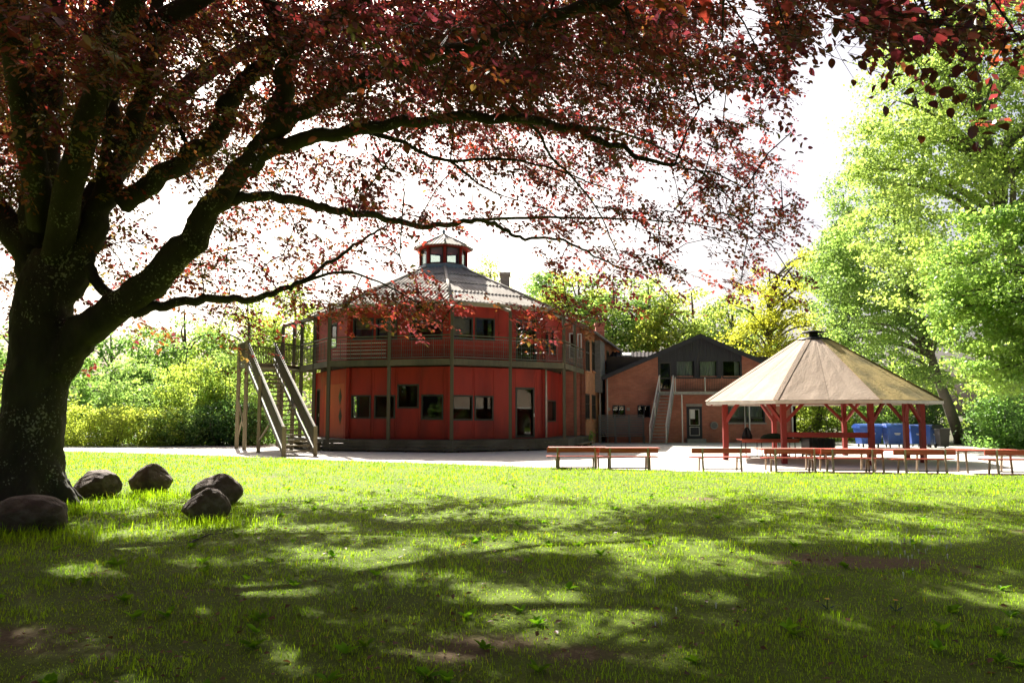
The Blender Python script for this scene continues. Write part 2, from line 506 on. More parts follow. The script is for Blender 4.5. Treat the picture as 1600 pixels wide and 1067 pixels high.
# ---------------------------------------------------------------- ground
gm = MB(); gm.add([(-900, -900, -.012), (900, -900, -.012), (900, 900, -.012), (-900, 900, -.012)], [(0, 1, 2, 3)])
gm.build('ground', M['earth'], kind='structure', label='dark woodland floor under the surrounding trees')
gv = MB()
gp = [(-70, 14), (60, 14), (60, 33), (27, 35.5), (23.5, 43), (22, 52), (4, 62), (-16, 62), (-18, 46), (-30, 41.5), (-70, 43)]
gv.add([(x, y, 0) for x, y in gp], [tuple(range(len(gp)))])
gv.build('gravel_yard', M['gravel'], kind='structure', label='pale gravel yard between the lawn and the buildings')

EDGE_PX = [(-60, 702.5), (100, 706), (260, 711), (400, 716), (540, 721.5), (640, 725), (700, 727), (860, 733), (1025, 737.5), (1200, 741), (1400, 743.5), (1600, 745.5), (1900, 748)]
EDGE = [gnd(x, y) for x, y in EDGE_PX]
EX = np.array([-60] + [p.x for p in EDGE] + [60]); EY = np.array([EDGE[0].y + 3] + [p.y for p in EDGE] + [EDGE[-1].y - 2])
def lawn_edge(x):
    return np.interp(x, EX, EY) + .10 * (fbm(x * 1.3, x * 0 + 3.1, 3) - .5)
def dirt(x, y):          # 0 grass .. 1 bare soil
    d = fbm(x * .55 + 3, y * .9 + 8, 4) + .34 * (fbm(x * 3.1, y * 3.1, 4) - .5)
    lim = .66 + np.clip((y - 9) / 22, 0, .16)
    return np.clip((d - lim) / .10, 0, 1)
def lawn_z(x, y):
    return .018 + .05 * fbm(x * .35, y * .35, 3) + .022 * fbm(x * 2.2 + 5, y * 2.2, 2)

nx, ny = 300, 210
xs = np.sign(np.linspace(-1, 1, nx)) * np.abs(np.linspace(-1, 1, nx)) ** 1.7 * 58
ts = np.linspace(0, 1, ny)
XX, TT = np.meshgrid(xs, ts)
Y0 = -14.0
YY = Y0 + (lawn_edge(XX) - Y0) * TT ** .8
ZZ = lawn_z(XX, YY)
ZZ[-1, :] = -.004
LV = np.stack([XX, YY, ZZ], 2).reshape(-1, 3)
ii = np.arange(ny * nx).reshape(ny, nx)
LF = np.stack([ii[:-1, :-1], ii[:-1, 1:], ii[1:, 1:], ii[1:, :-1]], 2).reshape(-1, 4)
dd = dirt(XX, YY).reshape(-1, 1)
gv_ = fbm(XX * .8, YY * .8, 3).reshape(-1, 1)
lc = np.array([[.085, .13, .014]]) * (1 - gv_) + np.array([[.14, .19, .02]]) * gv_
lc = lc * (1 - dd) + np.array([[.14, .098, .05]]) * dd
link_mesh('lawn', fast_mesh('lawn', LV, [LF], 4, M['lawn'], lc, smooth=True), kind='structure', label='mown lawn with worn bare patches under the copper beech')

# ---------------------------------------------------------------- facade helper
class Facet:
    """a vertical wall plane: A left end, B right end as seen from outside"""
    def __init__(s, A, B):
        s.A = Vector((A[0], A[1], 0)); s.B = Vector((B[0], B[1], 0))
        s.L = (s.B - s.A).length
        s.t = (s.B - s.A) / s.L
        s.n = Vector((s.t.y, -s.t.x, 0))
    def P(s, u, z, off=0.0):
        return s.A + s.t * u + s.n * off + Vector((0, 0, z))
    def hit(s, px, py, off=0.0):
        d = ray(px, py); o = Vector((0, 0, CAM_Z))
        k = (s.A + s.n * off - o).dot(s.n) / d.dot(s.n)
        p = o + d * k
        return (p - s.A).dot(s.t), p.z
    def rect(s, x0, y0, x1, y1, off=0.0):
        a, zt = s.hit(x0, y0, off); b, _ = s.hit(x1, y0, off)
        c, zb = s.hit((x0 + x1) / 2, y1, off)
        _, zt = s.hit((x0 + x1) / 2, y0, off)
        return min(a, b), zb, max(a, b), zt
    def block(s, mb, u0, z0, u1, z1, o0, o1):
        p = s.P
        return mb.hexa([p(u0, z0, o1), p(u1, z0, o1), p(u1, z0, o0), p(u0, z0, o0), p(u0, z1, o1), p(u1, z1, o1), p(u1, z1, o0), p(u0, z1, o0)])

def wall_cells(L, z0, z1, ops, u0=0.0, extra=()):
    """rectangles of a wall of length L with the openings left out, column by column"""
    cuts = sorted(set([u0, L] + [max(u0, min(L, c)) for o in ops for c in (o[0], o[2])] + list(extra)))
    cells = []
    for a, b in zip(cuts[:-1], cuts[1:]):
        if b - a < .004: continue
        m = (a + b) / 2
        zz = z0
        for o in sorted([o for o in ops if o[0] < m < o[2]], key=lambda o: o[1]):
            if o[1] > zz + .01: cells.append((a, zz, b, o[1]))
            zz = o[3]
        if z1 > zz + .01: cells.append((a, zz, b, z1))
    return cells

def wall(fc, z0, z1, ops, mat, parent, th=.16, name='wall', panels=None, lines=(), gap=.008, u0=0.0, **kw):
    mb = MB()
    for c in wall_cells(fc.L, z0, z1, ops, u0):
        fc.block(mb, c[0], c[1], c[2], c[3], -th, 0)
    w = mb.build(name, mat, parent, **kw)
    if panels:
        for c in wall_cells(fc.L, z0, z1, ops, u0, lines):
            m2 = MB(); fc.block(m2, c[0] + gap, c[1] + gap, c[2] - gap, c[3] - gap, 0.002, .016)
            m2.build('panel', panels, w)
    return w

def window(fc, r, parent, frame=M['dark_frame'], fw=.07, depth=.06, inset=.05, mull=0, trans=0, name='window', glass=None, sill=None):
    u0, z0, u1, z1 = r
    fr = MB()
    o0, o1 = -inset - depth, .03
    e = .003
    fc.block(fr, u0 + e, z0 + e, u0 + fw, z1 - e, o0, o1); fc.block(fr, u1 - fw, z0 + e, u1 - e, z1 - e, o0, o1)
    fc.block(fr, u0 + fw + .001, z0 + e, u1 - fw - .001, z0 + fw, o0, o1 - .004); fc.block(fr, u0 + fw + .001, z1 - fw, u1 - fw - .001, z1 - e, o0, o1 - .004)
    for k in range(mull):
        c = u0 + (u1 - u0) * (k + 1) / (mull + 1)
        fc.block(fr, c - .03, z0 + fw + .001, c + .03, z1 - fw - .001, o0, o1 - .02)
    for tz in ([trans] if trans else []):
        c = z0 + (z1 - z0) * tz
        fc.block(fr, u0 + fw + .001, c - .035, u1 - fw - .001, c + .035, o0, o1 - .014)
    f = fr.build(name, frame, parent)
    g = MB(); fc.block(g, u0 + fw * .7, z0 + fw * .7, u1 - fw * .7, z1 - fw * .7, -inset - .03, -inset - .022)
    g.build('pane', glass or M['glass'], f)
    if sill:
        s_ = MB(); fc.block(s_, u0 - .06, z0 - .09, u1 + .06, z0 - .004, .0, .07)
        s_.build('sill', sill, f)
    return f

# ---------------------------------------------------------------- the round red building
CX, CY, TH0 = -3.75, 43.0, 8.0
def OV(R, k):
    a = rad(TH0 + 45 * k)
    return Vector((CX + R * math.sin(a), CY - R * math.cos(a), 0))
RW, RB, RD, RE = 6.62, 7.9, 8.05, 7.05
Z_D, Z_B, Z_E = .54, 4.13, 6.84
rb = empty('round_house', (CX, CY, 0), 'red eight-sided two-storey wooden house with wrap-round balcony and roof lantern', 'house')
FW = {k: Facet(OV(RW, k), OV(RW, k + 1)) for k in range(-3, 5)}
low = {k: [] for k in FW}; upp = {k: [] for k in FW}
lows = {-1: [(549, 617, 580, 654), (585, 617, 618, 654), (621, 600, 655, 638), (658.5, 616, 693, 656)],
        0: [(706, 617, 739, 657), (741, 618, 771, 657), (805, 605, 835, 686)],
        1: [(855, 625, 868, 659)], -2: [(488, 608, 501, 683), (508, 600, 538, 683)]}
upps = {-1: [(552, 497, 584, 531), (588, 497, 621, 531), (640, 500, 692, 531)],
        0: [(706, 495, 739, 531), (742, 497, 773, 532), (806, 500, 838, 566)],
        1: [(846, 515, 856, 552), (860, 517, 868, 554)], -2: [(514, 506, 527, 545), (490, 508, 498, 565)]}
for k, l in lows.items(): low[k] = [FW[k].rect(*r) for r in l]
for k, l in upps.items(): upp[k] = [FW[k].rect(*r) for r in l]
for k in (-3, 4):
    low[k] = [FW[k].rect(543, 600, 586, 662)] if k == -3 else []
    upp[k] = [(.4, 4.9, 2.35, 5.9), (2.7, 4.9, 4.65, 5.9)]
def fix(o, zmin, zmax, L):
    return (max(o[0], .06), max(o[1], zmin + .02), min(o[2], L - .06), min(o[3], zmax - .1))
for k, fc in FW.items():
    low[k] = [fix(o, Z_D, 3.9, fc.L) for o in low[k]]; upp[k] = [fix(o, Z_B, 6.7, fc.L) for o in upp[k]]
    lines = [fc.L * i / 4 for i in (1, 2, 3)] if k not in (-1, 0) else [o[0] - .12 for o in low[k]] + [o[2] + .12 for o in low[k]][-1:]
    ops = list(low[k])
    wl_ = wall(fc, Z_D - .1, Z_B - .27, ops, M['red'], rb, panels=M['red'] if k in (-2, -1, 0, 1) else None, lines=[l for l in lines if .1 < l < fc.L - .1])
    wu = wall(fc, Z_B, Z_E - .05, upp[k], M['red_siding'] if k in (-2, 1) else M['red'], rb, panels=M['red'] if k in (-1, 0) else None, lines=[fc.L * i / 4 for i in (1, 2, 3)])
    for z0, z1, ops in ((Z_D, Z_B - .27, low[k]), (Z_B, Z_E - .05, upp[k])):
        for o in ops:
            tall = o[3] - o[1] > 1.6
            if k == -2 and o is low[k][1]:                 # plain timber door with two diamond lights
                d_ = MB(); fc.block(d_, o[0] + .01, o[1] + .01, o[2] - .01, o[3] - .01, -.05, .012)
                door = d_.build('door', M['orange_wood'], rb, label='plain orange-red timber door with two diamond windows')
                for cy in (620, 650):
                    uc, zc = fc.hit(532, cy)
                    for s_, nm, mt, of in ((1.0, 'frame', M['dark_frame'], .022), (.72, 'pane', M['glass'], .028)):
                        dm = MB(); w_, h_ = .24 * s_, .42 * s_
                        q = [(uc - w_, zc), (uc, zc - h_), (uc + w_, zc), (uc, zc + h_)]
                        dm.add([fc.P(a, b, .013) for a, b in q] + [fc.P(a, b, of) for a, b in q], [(4, 5, 6, 7), (0, 1, 5, 4), (1, 2, 6, 5), (2, 3, 7, 6), (3, 0, 4, 7)])
                        dm.build(nm, mt, door)
                continue
            wdw = window(fc, o, rb, fw=.09 if tall else .075, name='door' if tall else 'window')
            if tall and k in (0, -2):
                h_ = MB(); fc.block(h_, o[2] - .085, o[1] + 1.0, o[2] - .03, o[1] + 1.16, .03, .075); h_.build('handle', M['steel'], wdw)
    # corner boards
for k in range(-3, 5):
    p = OV(RW + .035, k)
    bar('corner_board', M['red'], rb, p + Vector((0, 0, Z_D)), p + Vector((0, 0, Z_B - .28)), .16, .16)
    bar('corner_board', M['red'], rb, p + Vector((0, 0, Z_B + .01)), p + Vector((0, 0, Z_E - .07)), .16, .16)
# floors inside
def octo(R, ks=range(8)):
    return [(OV(R, k).x, OV(R, k).y) for k in ks]
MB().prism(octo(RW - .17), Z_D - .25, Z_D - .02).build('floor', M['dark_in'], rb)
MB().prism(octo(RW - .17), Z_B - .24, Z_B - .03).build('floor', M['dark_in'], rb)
# blinds half drawn behind some panes
M['blind'] = surf('tan_blind', (.46, .30, .15), (.38, .24, .12), 4, .8)
for k, o, f_ in ((-1, upp[-1][0], .5), (-1, upp[-1][1], .35), (0, upp[0][0], .3), (-1, low[-1][1], .0), (0, low[0][2], .0)):
    fc = FW[k]
    if f_:
        mb = MB(); fc.block(mb, o[0] + .03, o[1] + f_ * (o[3] - o[1]), o[2] - .03, o[3] - .02, -.30, -.28); mb.build('blind', M['blind'], rb)
# white downpipe at the right hand corner
p = OV(RW + .16, 1)
MB().tube([p + Vector((0, 0, Z_D + .01)), p + Vector((0, 0, 2)), p + Vector((0, 0, Z_B - .29))], [.05] * 3, 8).build('downpipe', M['white_pipe'], rb)
p = OV(RW + .14, -1)
# ---- roof: corrugated sheets, four courses per side
RT = 1.28; Z_T = 9.5
def roof_pt(R, z, k, s):      # s 0..1 along side k
    return OV(R, k).lerp(OV(R, k + 1), s) + Vector((0, 0, z))
NROW = 4
for k in range(-3, 5):
    L = (OV(1, k) - OV(1, k + 1)).length
    for r in range(NROW):
        fa, fb = r / NROW, (r + 1) / NROW + (.012 if r < NROW - 1 else 0)
        Ra, Rb = RE + (RT - RE) * fa, RE + (RT - RE) * fb
        za, zb = Z_E + (Z_T - Z_E) * fa + .05, Z_E + (Z_T - Z_E) * fb
        vs = []; fs = []
        wv = .2
        n = max(8, int(Ra * L / wv) * 6)
        W0 = Ra * L
        for i in range(n + 1):
            x = -W0 / 2 + W0 * i / n           # constant spacing along the eave, corrugations run up the slope
            h = .033 * math.cos(2 * math.pi * x / wv)
            xa = x; lim = Rb * L / 2
            if abs(x) <= lim: Rtop, ztop, xt = Rb, zb, x
            else:                               # sheet is cut along the hip
                Rtop = abs(x) * 2 / L; q = (Rtop - Ra) / (Rb - Ra); ztop = za + (zb - za) * q; xt = x
            pa = roof_pt(Ra, za + h, k, .5 + xa / (Ra * L)); pb = roof_pt(Rtop, ztop + h, k, .5 + xt / (Rtop * L))
            vs += [pa, pb, pa - Vector((0, 0, .012))]
        for i in range(n):
            a = 3 * i
            fs += [(a, a + 3, a + 4, a + 1), (a + 2, a + 5, a + 3, a)]
        MB().add(vs, fs, False).build('roof_sheet', M['corr'], rb)
    a = OV(RE + .02, k) + Vector((0, 0, Z_E + .05)); b = OV(RT, k) + Vector((0, 0, Z_T + .03))
    MB().tube([a, (a + b) / 2, b], [.085, .085, .085], 8).build('ridge_cap', M['corr'], rb)
    fc = Facet(OV(RE - .06, k), OV(RE - .06, k + 1))
    mb = MB(); fc.block(mb, .02, Z_E - .17, fc.L - .02, Z_E + .02, -.05, 0); mb.build('fascia', M['fascia'], rb)
    g = MB()
    A, B = fc.P(0, Z_E - .02, .06), fc.P(fc.L, Z_E - .02, .06)
    g.tube([A, B], [.06, .06], 8); g.build('gutter', M['fascia'], rb)
MB().prism(octo(RE - .1), Z_E - .12, Z_E - .07).build('soffit', M['red'], rb)
# ---- roof lantern
rl = MB().prism(octo(RT + .12), Z_T - .12, Z_T + .16)
lan = rl.build('lantern_base', M['lead'], rb)
LF_ = {k: Facet(OV(1.22, k), OV(1.22, k + 1)) for k in range(-3, 5)}
for k, fc in LF_.items():
    w_ = wall(fc, Z_T + .1, Z_T + 1.2, [(.1, Z_T + .22, fc.L - .1, Z_T + 1.08)], M['red'], rb, th=.06, name='lantern_wall')
    window(fc, (.1, Z_T + .22, fc.L - .1, Z_T + 1.08), rb, fw=.04, depth=.02, inset=.01, name='lantern_window')
    a = OV(1.27, k)
    bar('lantern_post', M['red'], rb, a + Vector((0, 0, Z_T + .14)), a + Vector((0, 0, Z_T + 1.2)), .1, .1)
for k in range(-3, 5):
    L = (OV(1, k) - OV(1, k + 1)).length
    vs = []; fs = []; n = 42; Ra = 1.62
    W0 = Ra * L
    for i in range(n + 1):
        x = -W0 / 2 + W0 * i / n
        h = .02 * math.cos(2 * math.pi * x / .177)
        Rt = max(.05, abs(x) * 2 / L); q = (Rt - Ra) / (.05 - Ra)
        zt = Z_T + 1.16 + .82 * q
        pa = roof_pt(Ra, Z_T + 1.18 + h, k, .5 + x / (Ra * L)); pb = roof_pt(Rt, zt + .02 + h, k, .5 + x / (Rt * L))
        vs += [pa, pb, pa - Vector((0, 0, .05))]
    for i in range(n):
        a = 3 * i; fs += [(a, a + 3, a + 4, a + 1), (a + 2, a + 5, a + 3, a)]
    MB().add(vs, fs).build('lantern_roof', M['corr'], rb)
    a = OV(1.63, k) + Vector((0, 0, Z_T + 1.2)); b = OV(.05, k) + Vector((0, 0, Z_T + 2.0))
    MB().tube([a, b], [.05, .05], 6).build('ridge_cap', M['corr'], rb)
MB().prism(octo(1.55), Z_T + 1.1, Z_T + 1.15).build('lantern_soffit', M['red'], rb)
MB().lathe([(.09, 0), (.07, .12), (.1, .2), (.02, .34)], 10, (CX, CY, Z_T + 1.97)).build('finial', M['lead'], rb)
# ---- balcony
BK = list(range(-2, 3))                  # vertices -2..3 -> sides -2..2
for k in range(-2, 3):
    # floor planks of the balcony
    n = 9
    for i in range(n):
        Ra = RW + .03 + (RB - .03 - RW) * i / n; Rb2 = RW + .03 + (RB - .03 - RW) * (i + 1) / n - .012
        mb = MB()
        a0, a1, b0, b1 = OV(Ra, k), OV(Ra, k + 1), OV(Rb2, k), OV(Rb2, k + 1)
        mb.hexa([(b0.x, b0.y, Z_B - .05), (b1.x, b1.y, Z_B - .05), (a1.x, a1.y, Z_B - .05), (a0.x, a0.y, Z_B - .05), (b0.x, b0.y, Z_B - .012), (b1.x, b1.y, Z_B - .012), (a1.x, a1.y, Z_B - .012), (a0.x, a0.y, Z_B - .012)])
        mb.build('plank', M['deck'], rb)
    fc = Facet(OV(RB, k), OV(RB, k + 1))
    mb = MB(); fc.block(mb, .0, Z_B - .27, fc.L, Z_B + .005, -.06, 0); mb.build('fascia', M['olive'], rb)
    for s_ in (0.0, .5):
        bar('joist', M['olive'], rb, OV(RW + .02, k).lerp(OV(RW + .02, k + 1), s_) + Vector((0, 0, Z_B - .15)), OV(RB - .07, k).lerp(OV(RB - .07, k + 1), s_) + Vector((0, 0, Z_B - .15)), .07, .19)
def rail_side(k, s0, s1, horiz=False):
    fc = Facet(OV(RB - .05, k), OV(RB - .05, k + 1))
    u0, u1 = fc.L * s0 + .07, fc.L * s1 - .07
    bar('handrail', M['olive'], rb, fc.P(u0, Z_B + 1.07), fc.P(u1, Z_B + 1.07), .11, .05)
    bar('handrail', M['wire'], rb, fc.P(u0, Z_B + .94), fc.P(u1, Z_B + .94), .025, .03)
    bar('bottom_rail', M['wire'], rb, fc.P(u0, Z_B + .09), fc.P(u1, Z_B + .09), .025, .03)
    mb = MB()
    m = int((u1 - u0) / .1)
    for i in range(m + 1):
        u = u0 + (u1 - u0) * i / m
        r_ = .0045 if i % 5 else .011
        mb.beam(fc.P(u, Z_B + .1), fc.P(u, Z_B + .93), r_ * 2, r_ * 2)
    for z in np.linspace(.22, .82, 4):
        mb.beam(fc.P(u0, Z_B + z, .012), fc.P(u1, Z_B + z, .012), .01, .01)
    mb.build('wire_mesh', M['wire'], rb, kind='stuff')
    if horiz:
        for z in (.12, .3, .46, .62, .78):
            bar('rod', M['white'], rb, fc.P(u0 + .1, Z_B + z, -.04), fc.P(u1 - .1, Z_B + z, -.04), .02, .022)
for k in (-1, 0, 1):
    rail_side(k, 0, .5, horiz=(k == -1)); rail_side(k, .5, 1)
rail_side(-2, .24, .62); rail_side(-2, .62, 1)
rail_side(2, 0, .5)
posts = []
for k in (-2, -1, 0, 1, 2):
    for s_ in ((.0, .5) if k not in (-2,) else (.0, .24, .62)):
        if k == 2 and s_: continue
        p = OV(RB - .07, k).lerp(OV(RB - .07, k + 1), s_)
        corner = s_ == 0
        top = Z_E - .42
        bar('post', M['olive'], rb, p + Vector((0, 0, .03)), p + Vector((0, 0, top)), .15, .15)
        q = OV(RE - .15, k).lerp(OV(RE - .15, k + 1), s_)
        bar('bracket', M['fascia'] if k in (0, -1) else M['olive'], rb, p + Vector((0, 0, top + .03)), q + Vector((0, 0, Z_E - .14)), .1, .13)
# beams tying the post tops on the stair side
a, b = OV(RB - .07, -2), OV(RB - .07, -1)
bar('top_beam', M['olive'], rb, a + Vector((0, 0, Z_E - .38)), b + Vector((0, 0, Z_E - .38)), .1, .14)
p = Vector((-12.3, 42.6, 0))
bar('post', M['olive'], rb, p, p + Vector((0, 0, Z_E - .5)), .15, .15)
bar('top_beam', M['olive'], rb, p + Vector((0, 0, Z_E - .46)), a + Vector((0, 0, Z_E - .36)), .1, .14)
# ---- ground deck
for k in range(-2, 3):
    n = 10
    for i in range(n):
        Ra = RW + .02 + (RD - RW) * i / n; Rb2 = RW + .02 + (RD - RW) * (i + 1) / n - .012
        a0, a1, b0, b1 = OV(Ra, k), OV(Ra, k + 1), OV(Rb2, k), OV(Rb2, k + 1)
        z0, z1 = Z_D - .05, Z_D - .01
        MB().hexa([(b0.x, b0.y, z0), (b1.x, b1.y, z0), (a1.x, a1.y, z0), (a0.x, a0.y, z0), (b0.x, b0.y, z1), (b1.x, b1.y, z1), (a1.x, a1.y, z1), (a0.x, a0.y, z1)]).build('plank', M['deck'], rb)
    fc = Facet(OV(RD, k), OV(RD, k + 1))
    for j in range(3):
        mb = MB(); fc.block(mb, .0, Z_D - .16 - j * .155, fc.L, Z_D - .055 - j * .155 + .04, -.04 - .004 * j, -.004 * j); mb.build('board', M['deck'], rb)
    for s_ in (.05, .35, .65, .95):
        p = OV(RD - .14, k).lerp(OV(RD - .14, k + 1), s_)
        bar('stub_post', M['deck'], rb, p, p + Vector((0, 0, Z_D - .06)), .12, .12)
# a low step at the right end of the deck and two at the stair side
fc = Facet(OV(RD + .34, 1), OV(RD + .34, 2))
mb = MB(); fc.block(mb, 2.2, .16, fc.L, .21, -.36, 0); mb.build('step', M['oldwood'], rb)
for u in (2.4, 4.0, fc.L - .15):
    bar('stub_post', M['deck'], rb, fc.P(u, 0, -.2), fc.P(u, .158, -.2), .1, .1)
for j, (rr, z) in enumerate(((.34, .34), (.70, .16))):
    fc = Facet(OV(RD + rr, -2), OV(RD + rr, -1))
    mb = MB(); fc.block(mb, 2.3, z, fc.L - .5, z + .05, -.34, 0); fc.block(mb, 2.35, 0, 2.45, z - .002, -.3, -.02); fc.block(mb, fc.L - .65, 0, fc.L - .55, z - .002, -.3, -.02)
    mb.build('step', M['oldwood'], rb)

# ---------------------------------------------------------------- outside wooden staircase
L0 = Vector((-12.62, 37.9, 0)); Lb = Vector((-9.0, 31.6, 0))
run = (L0 - Lb); RUN = run.length; rd = run.normalized()
pr = Vector((rd.y, -rd.x, 0))          # to the right when climbing
SWD = 1.25; ZL = 4.12
stc = empty('wooden_staircase', Lb + pr * SWD / 2, 'olive-brown wooden outdoor staircase climbing to the balcony of the red house', 'staircase')
NT = 20
for i in range(NT - 1):
    z = ZL * (i + 1) / NT
    c = Lb + rd * (RUN * (i + .55) / (NT - .4))
    bar('tread', M['oldwood'], stc, c + pr * .06 + Vector((0, 0, z)), c + pr * (SWD - .06) + Vector((0, 0, z)), .30, .06)
up = Vector((0, 0, 1))
for s_ in (0, SWD):
    a = Lb + pr * s_; b = L0 + pr * s_
    bar('stringer', M['olive'], stc, a + up * .12, b + up * (ZL - .12), .055, .2)
    bar('handrail', M['olive'], stc, a + up * 1.12, b + up * (ZL + .98), .10, .045)
    bar('handrail_highlight', M['oldwood'], stc, a + up * 1.155, b + up * (ZL + 1.015), .06, .02)  # pale strip standing in for the sun highlight along the rail top
    bar('bottom_rail', M['olive'], stc, a + up * .40, b + up * (ZL + .24), .05, .06)
    nb = 36
    for i in range(1, nb):
        q = a.lerp(b, i / nb); zz = ZL * i / nb
        bar('baluster', M['olive'], stc, q + up * (zz + .31), q + up * (zz + 1.08), .055, .03, up=(rd.x, rd.y, 0))
    bar('newel_post', M['oldwood'], stc, a - rd * .07, a - rd * .07 + up * 1.2, .13, .13)
    t = .55
    q = a.lerp(b, t) - pr * (.09 if s_ == 0 else -.09)
    bar('support_post', M['oldwood'], stc, q, q + up * (ZL * t + 1.08), .13, .13)
# landing
L1 = L0 + rd * 1.95; R0 = L0 + pr * SWD; V82 = OV(RB, -2); E1 = OV(RB, -2).lerp(OV(RB, -1), .22)
lp = [L0, R0, E1, V82, Vector((-12.45, 42.55, 0)), L1]
MB().prism([(p.x, p.y) for p in lp], ZL - .16, ZL - .045).build('landing_frame', M['olive'], stc)
MB().prism([(p.x, p.y) for p in lp], ZL - .04, ZL).build('landing_boards', M['oldwood'], stc)
def bal_rail(p, q):
    d = (q - p); n = int(d.length / .13)
    bar('handrail', M['olive'], stc, p + up * (ZL + 1.03), q + up * (ZL + 1.03), .1, .05)
    bar('bottom_rail', M['olive'], stc, p + up * (ZL + .1), q + up * (ZL + .1), .05, .06)
    for i in range(1, n):
        c = p.lerp(q, i / n)
        bar('baluster', M['olive'], stc, c + up * (ZL + .08), c + up * (ZL + 1.0), .04, .04)
bal_rail(L0, L1); bal_rail(L1, lp[4]); bal_rail(R0, E1)
for p in (L0 + rd * .02 - pr * .02, L1, (lp[4])):
    bar('support_post', M['oldwood'], stc, p, p + up * (ZL + 1.06), .15, .15)
bar('brace', M['oldwood'], stc, L0 + up * .6, L1 + up * 2.6, .05, .1)
bar('brace', M['oldwood'], stc, L1 + up * .6 + pr * .06, L0 + up * 2.6 + pr * .06, .05, .1)
q = Lb.lerp(L0, .55) - pr * .09
bar('brace', M['oldwood'], stc, q + up * .5, q + rd * 0 - rd * 1.4 + pr * .1 + up * 1.2, .05, .08)

# ---------------------------------------------------------------- long brick wing behind
wd = Vector((.24, .97, 0)).normalized(); wlft = Vector((-wd.y, wd.x, 0))
C1 = Vector((4.0, 43.6, 0)); WL = 17.6; WW = 11.6; WZ = 6.5; WR = 9.5
wg = empty('brick_wing', C1, 'long two-storey brick wing, bounce light in its orange wall colour, running back from the red house', 'building')
fr_ = Facet(C1, C1 + wd * WL)
wr_up = [(914.5, 531, 920.5, 580), (924.5, 534, 930, 580), (939.5, 545, 944, 582), (947.5, 548, 951, 585)]
wr_lo = [(914.5, 615, 920.5, 655), (924.5, 617, 930, 655), (940, 620, 943.5, 655)]
ops = []
for r in wr_up + wr_lo:
    o = fr_.rect(*r); ops.append(o)
wall(fr_, 0, WZ, ops, M['brick_wing'], wg, th=.3)
for o in ops:
    f = window(fr_, o, wg, frame=M['dark_frame'], fw=.08, inset=.12, trans=.6, mull=1, sill=M['brick_wing'])
ff = Facet(C1 + wlft * 1.35, C1)
oo = ff.rect(889, 520, 899, 560)
oo2 = ff.rect(902, 521, 909, 560)
wall(ff, 0, WZ, [oo, oo2], M['brick'], wg, th=.3)
for o in (oo, oo2): window(ff, o, wg, frame=M['white'], fw=.06, inset=.1)
bk = Facet(C1 + wd * WL, C1 + wd * WL + wlft * WW); wall(bk, 0, WZ, [], M['brick_wing'], wg, th=.3)
lf = Facet(C1 + wd * WL + wlft * WW, C1 + wd * 6 + wlft * WW); wall(lf, 0, WZ, [], M['brick_wing'], wg, th=.3)
# gable triangles
for base, nm in ((C1 + wd * .02, 'gable'), (C1 + wd * (WL - .3), 'gable')):
    a, b = base + up * WZ, base + wlft * WW + up * WZ; c = base + wlft * WW / 2 + up * WR
    t_ = wd * .25
    MB().add([a, b, c, a + t_, b + t_, c + t_], [(0, 2, 1), (3, 4, 5), (0, 1, 4, 3), (1, 2, 5, 4), (2, 0, 3, 5)]).build(nm, M['brick'], wg)
sl = (WR - WZ) / (WW / 2)
def pitched(parent, o, along, across, L, W, ze, zr, ov_e, ov_g, mat, name='roof_slope', wv=.0, th=.07):
    """two roof slopes; o is the eave corner, along the ridge direction, across towards the other eave"""
    s_ = (zr - ze) / (W / 2)
    for sd_ in (0, 1):
        e0 = o + (across * (-ov_e) if sd_ == 0 else across * (W + ov_e)) + up * (ze - s_ * ov_e)
        r0 = o + across * (W / 2) + up * zr
        e0 = e0 - along * ov_g; r0 = r0 - along * ov_g
        LL = L + 2 * ov_g
        n = max(2, int(LL / wv) * 4) if wv else 2
        vs = []; fs = []
        for i in range(n + 1):
            d = LL * i / n
            h = .03 * math.cos(2 * math.pi * d / wv) if wv else 0
            vs += [e0 + along * d + up * (.06 + h), r0 + along * d + up * (.06 + h), e0 + along * d + up * (.06 - th), r0 + along * d + up * (.06 - th)]
        for i in range(n):
            a = 4 * i
            fs += [(a, a + 4, a + 5, a + 1), (a + 2, a + 3, a + 7, a + 6), (a, a + 2, a + 6, a + 4)]
        fs += [(0, 1, 3, 2), (4 * n, 4 * n + 2, 4 * n + 3, 4 * n + 1)]
        if sd_: fs = [tuple(reversed(f)) for f in fs]
        MB().add(vs, fs).build(name, mat, parent)
pitched(wg, C1, wd, wlft, WL, WW, WZ, WR, .45, .25, M['tile_roof'], wv=.3)
for s_ in (0, 1):
    e0 = C1 - wd * .27 + (wlft * -.5 if s_ == 0 else wlft * (WW + .5)) + up * (WZ - .5 * sl - .06)
    r0 = C1 - wd * .27 + wlft * WW / 2 + up * (WR - .06)
    bar('barge_board', M['tile_roof'], wg, e0, r0, .05, .26)
bar('gutter', M['greywood'], wg, C1 - wlft * .52 - wd * .25 + up * (WZ - .30), C1 - wlft * .52 + wd * (WL + .2) + up * (WZ - .30), .12, .1)
# grey duct and thin pipe on the long wall
u0, zb_, u1, zt_ = fr_.rect(931.5, 524, 938.5, 613, .1)
mb = MB(); fr_.block(mb, u0, zb_, u1, WZ - .42, 0.0, .34); mb.build('duct', M['greywood'], wg)
uu = (u0 + u1) / 2
MB().tube([fr_.P(uu, zb_ + .02, .15), fr_.P(uu, zb_ - .4, .15), fr_.P(uu + .02, .5, .15), fr_.P(uu + .12, .02, .2)], [.05] * 4, 8).build('downpipe', M['white_pipe'], wg)
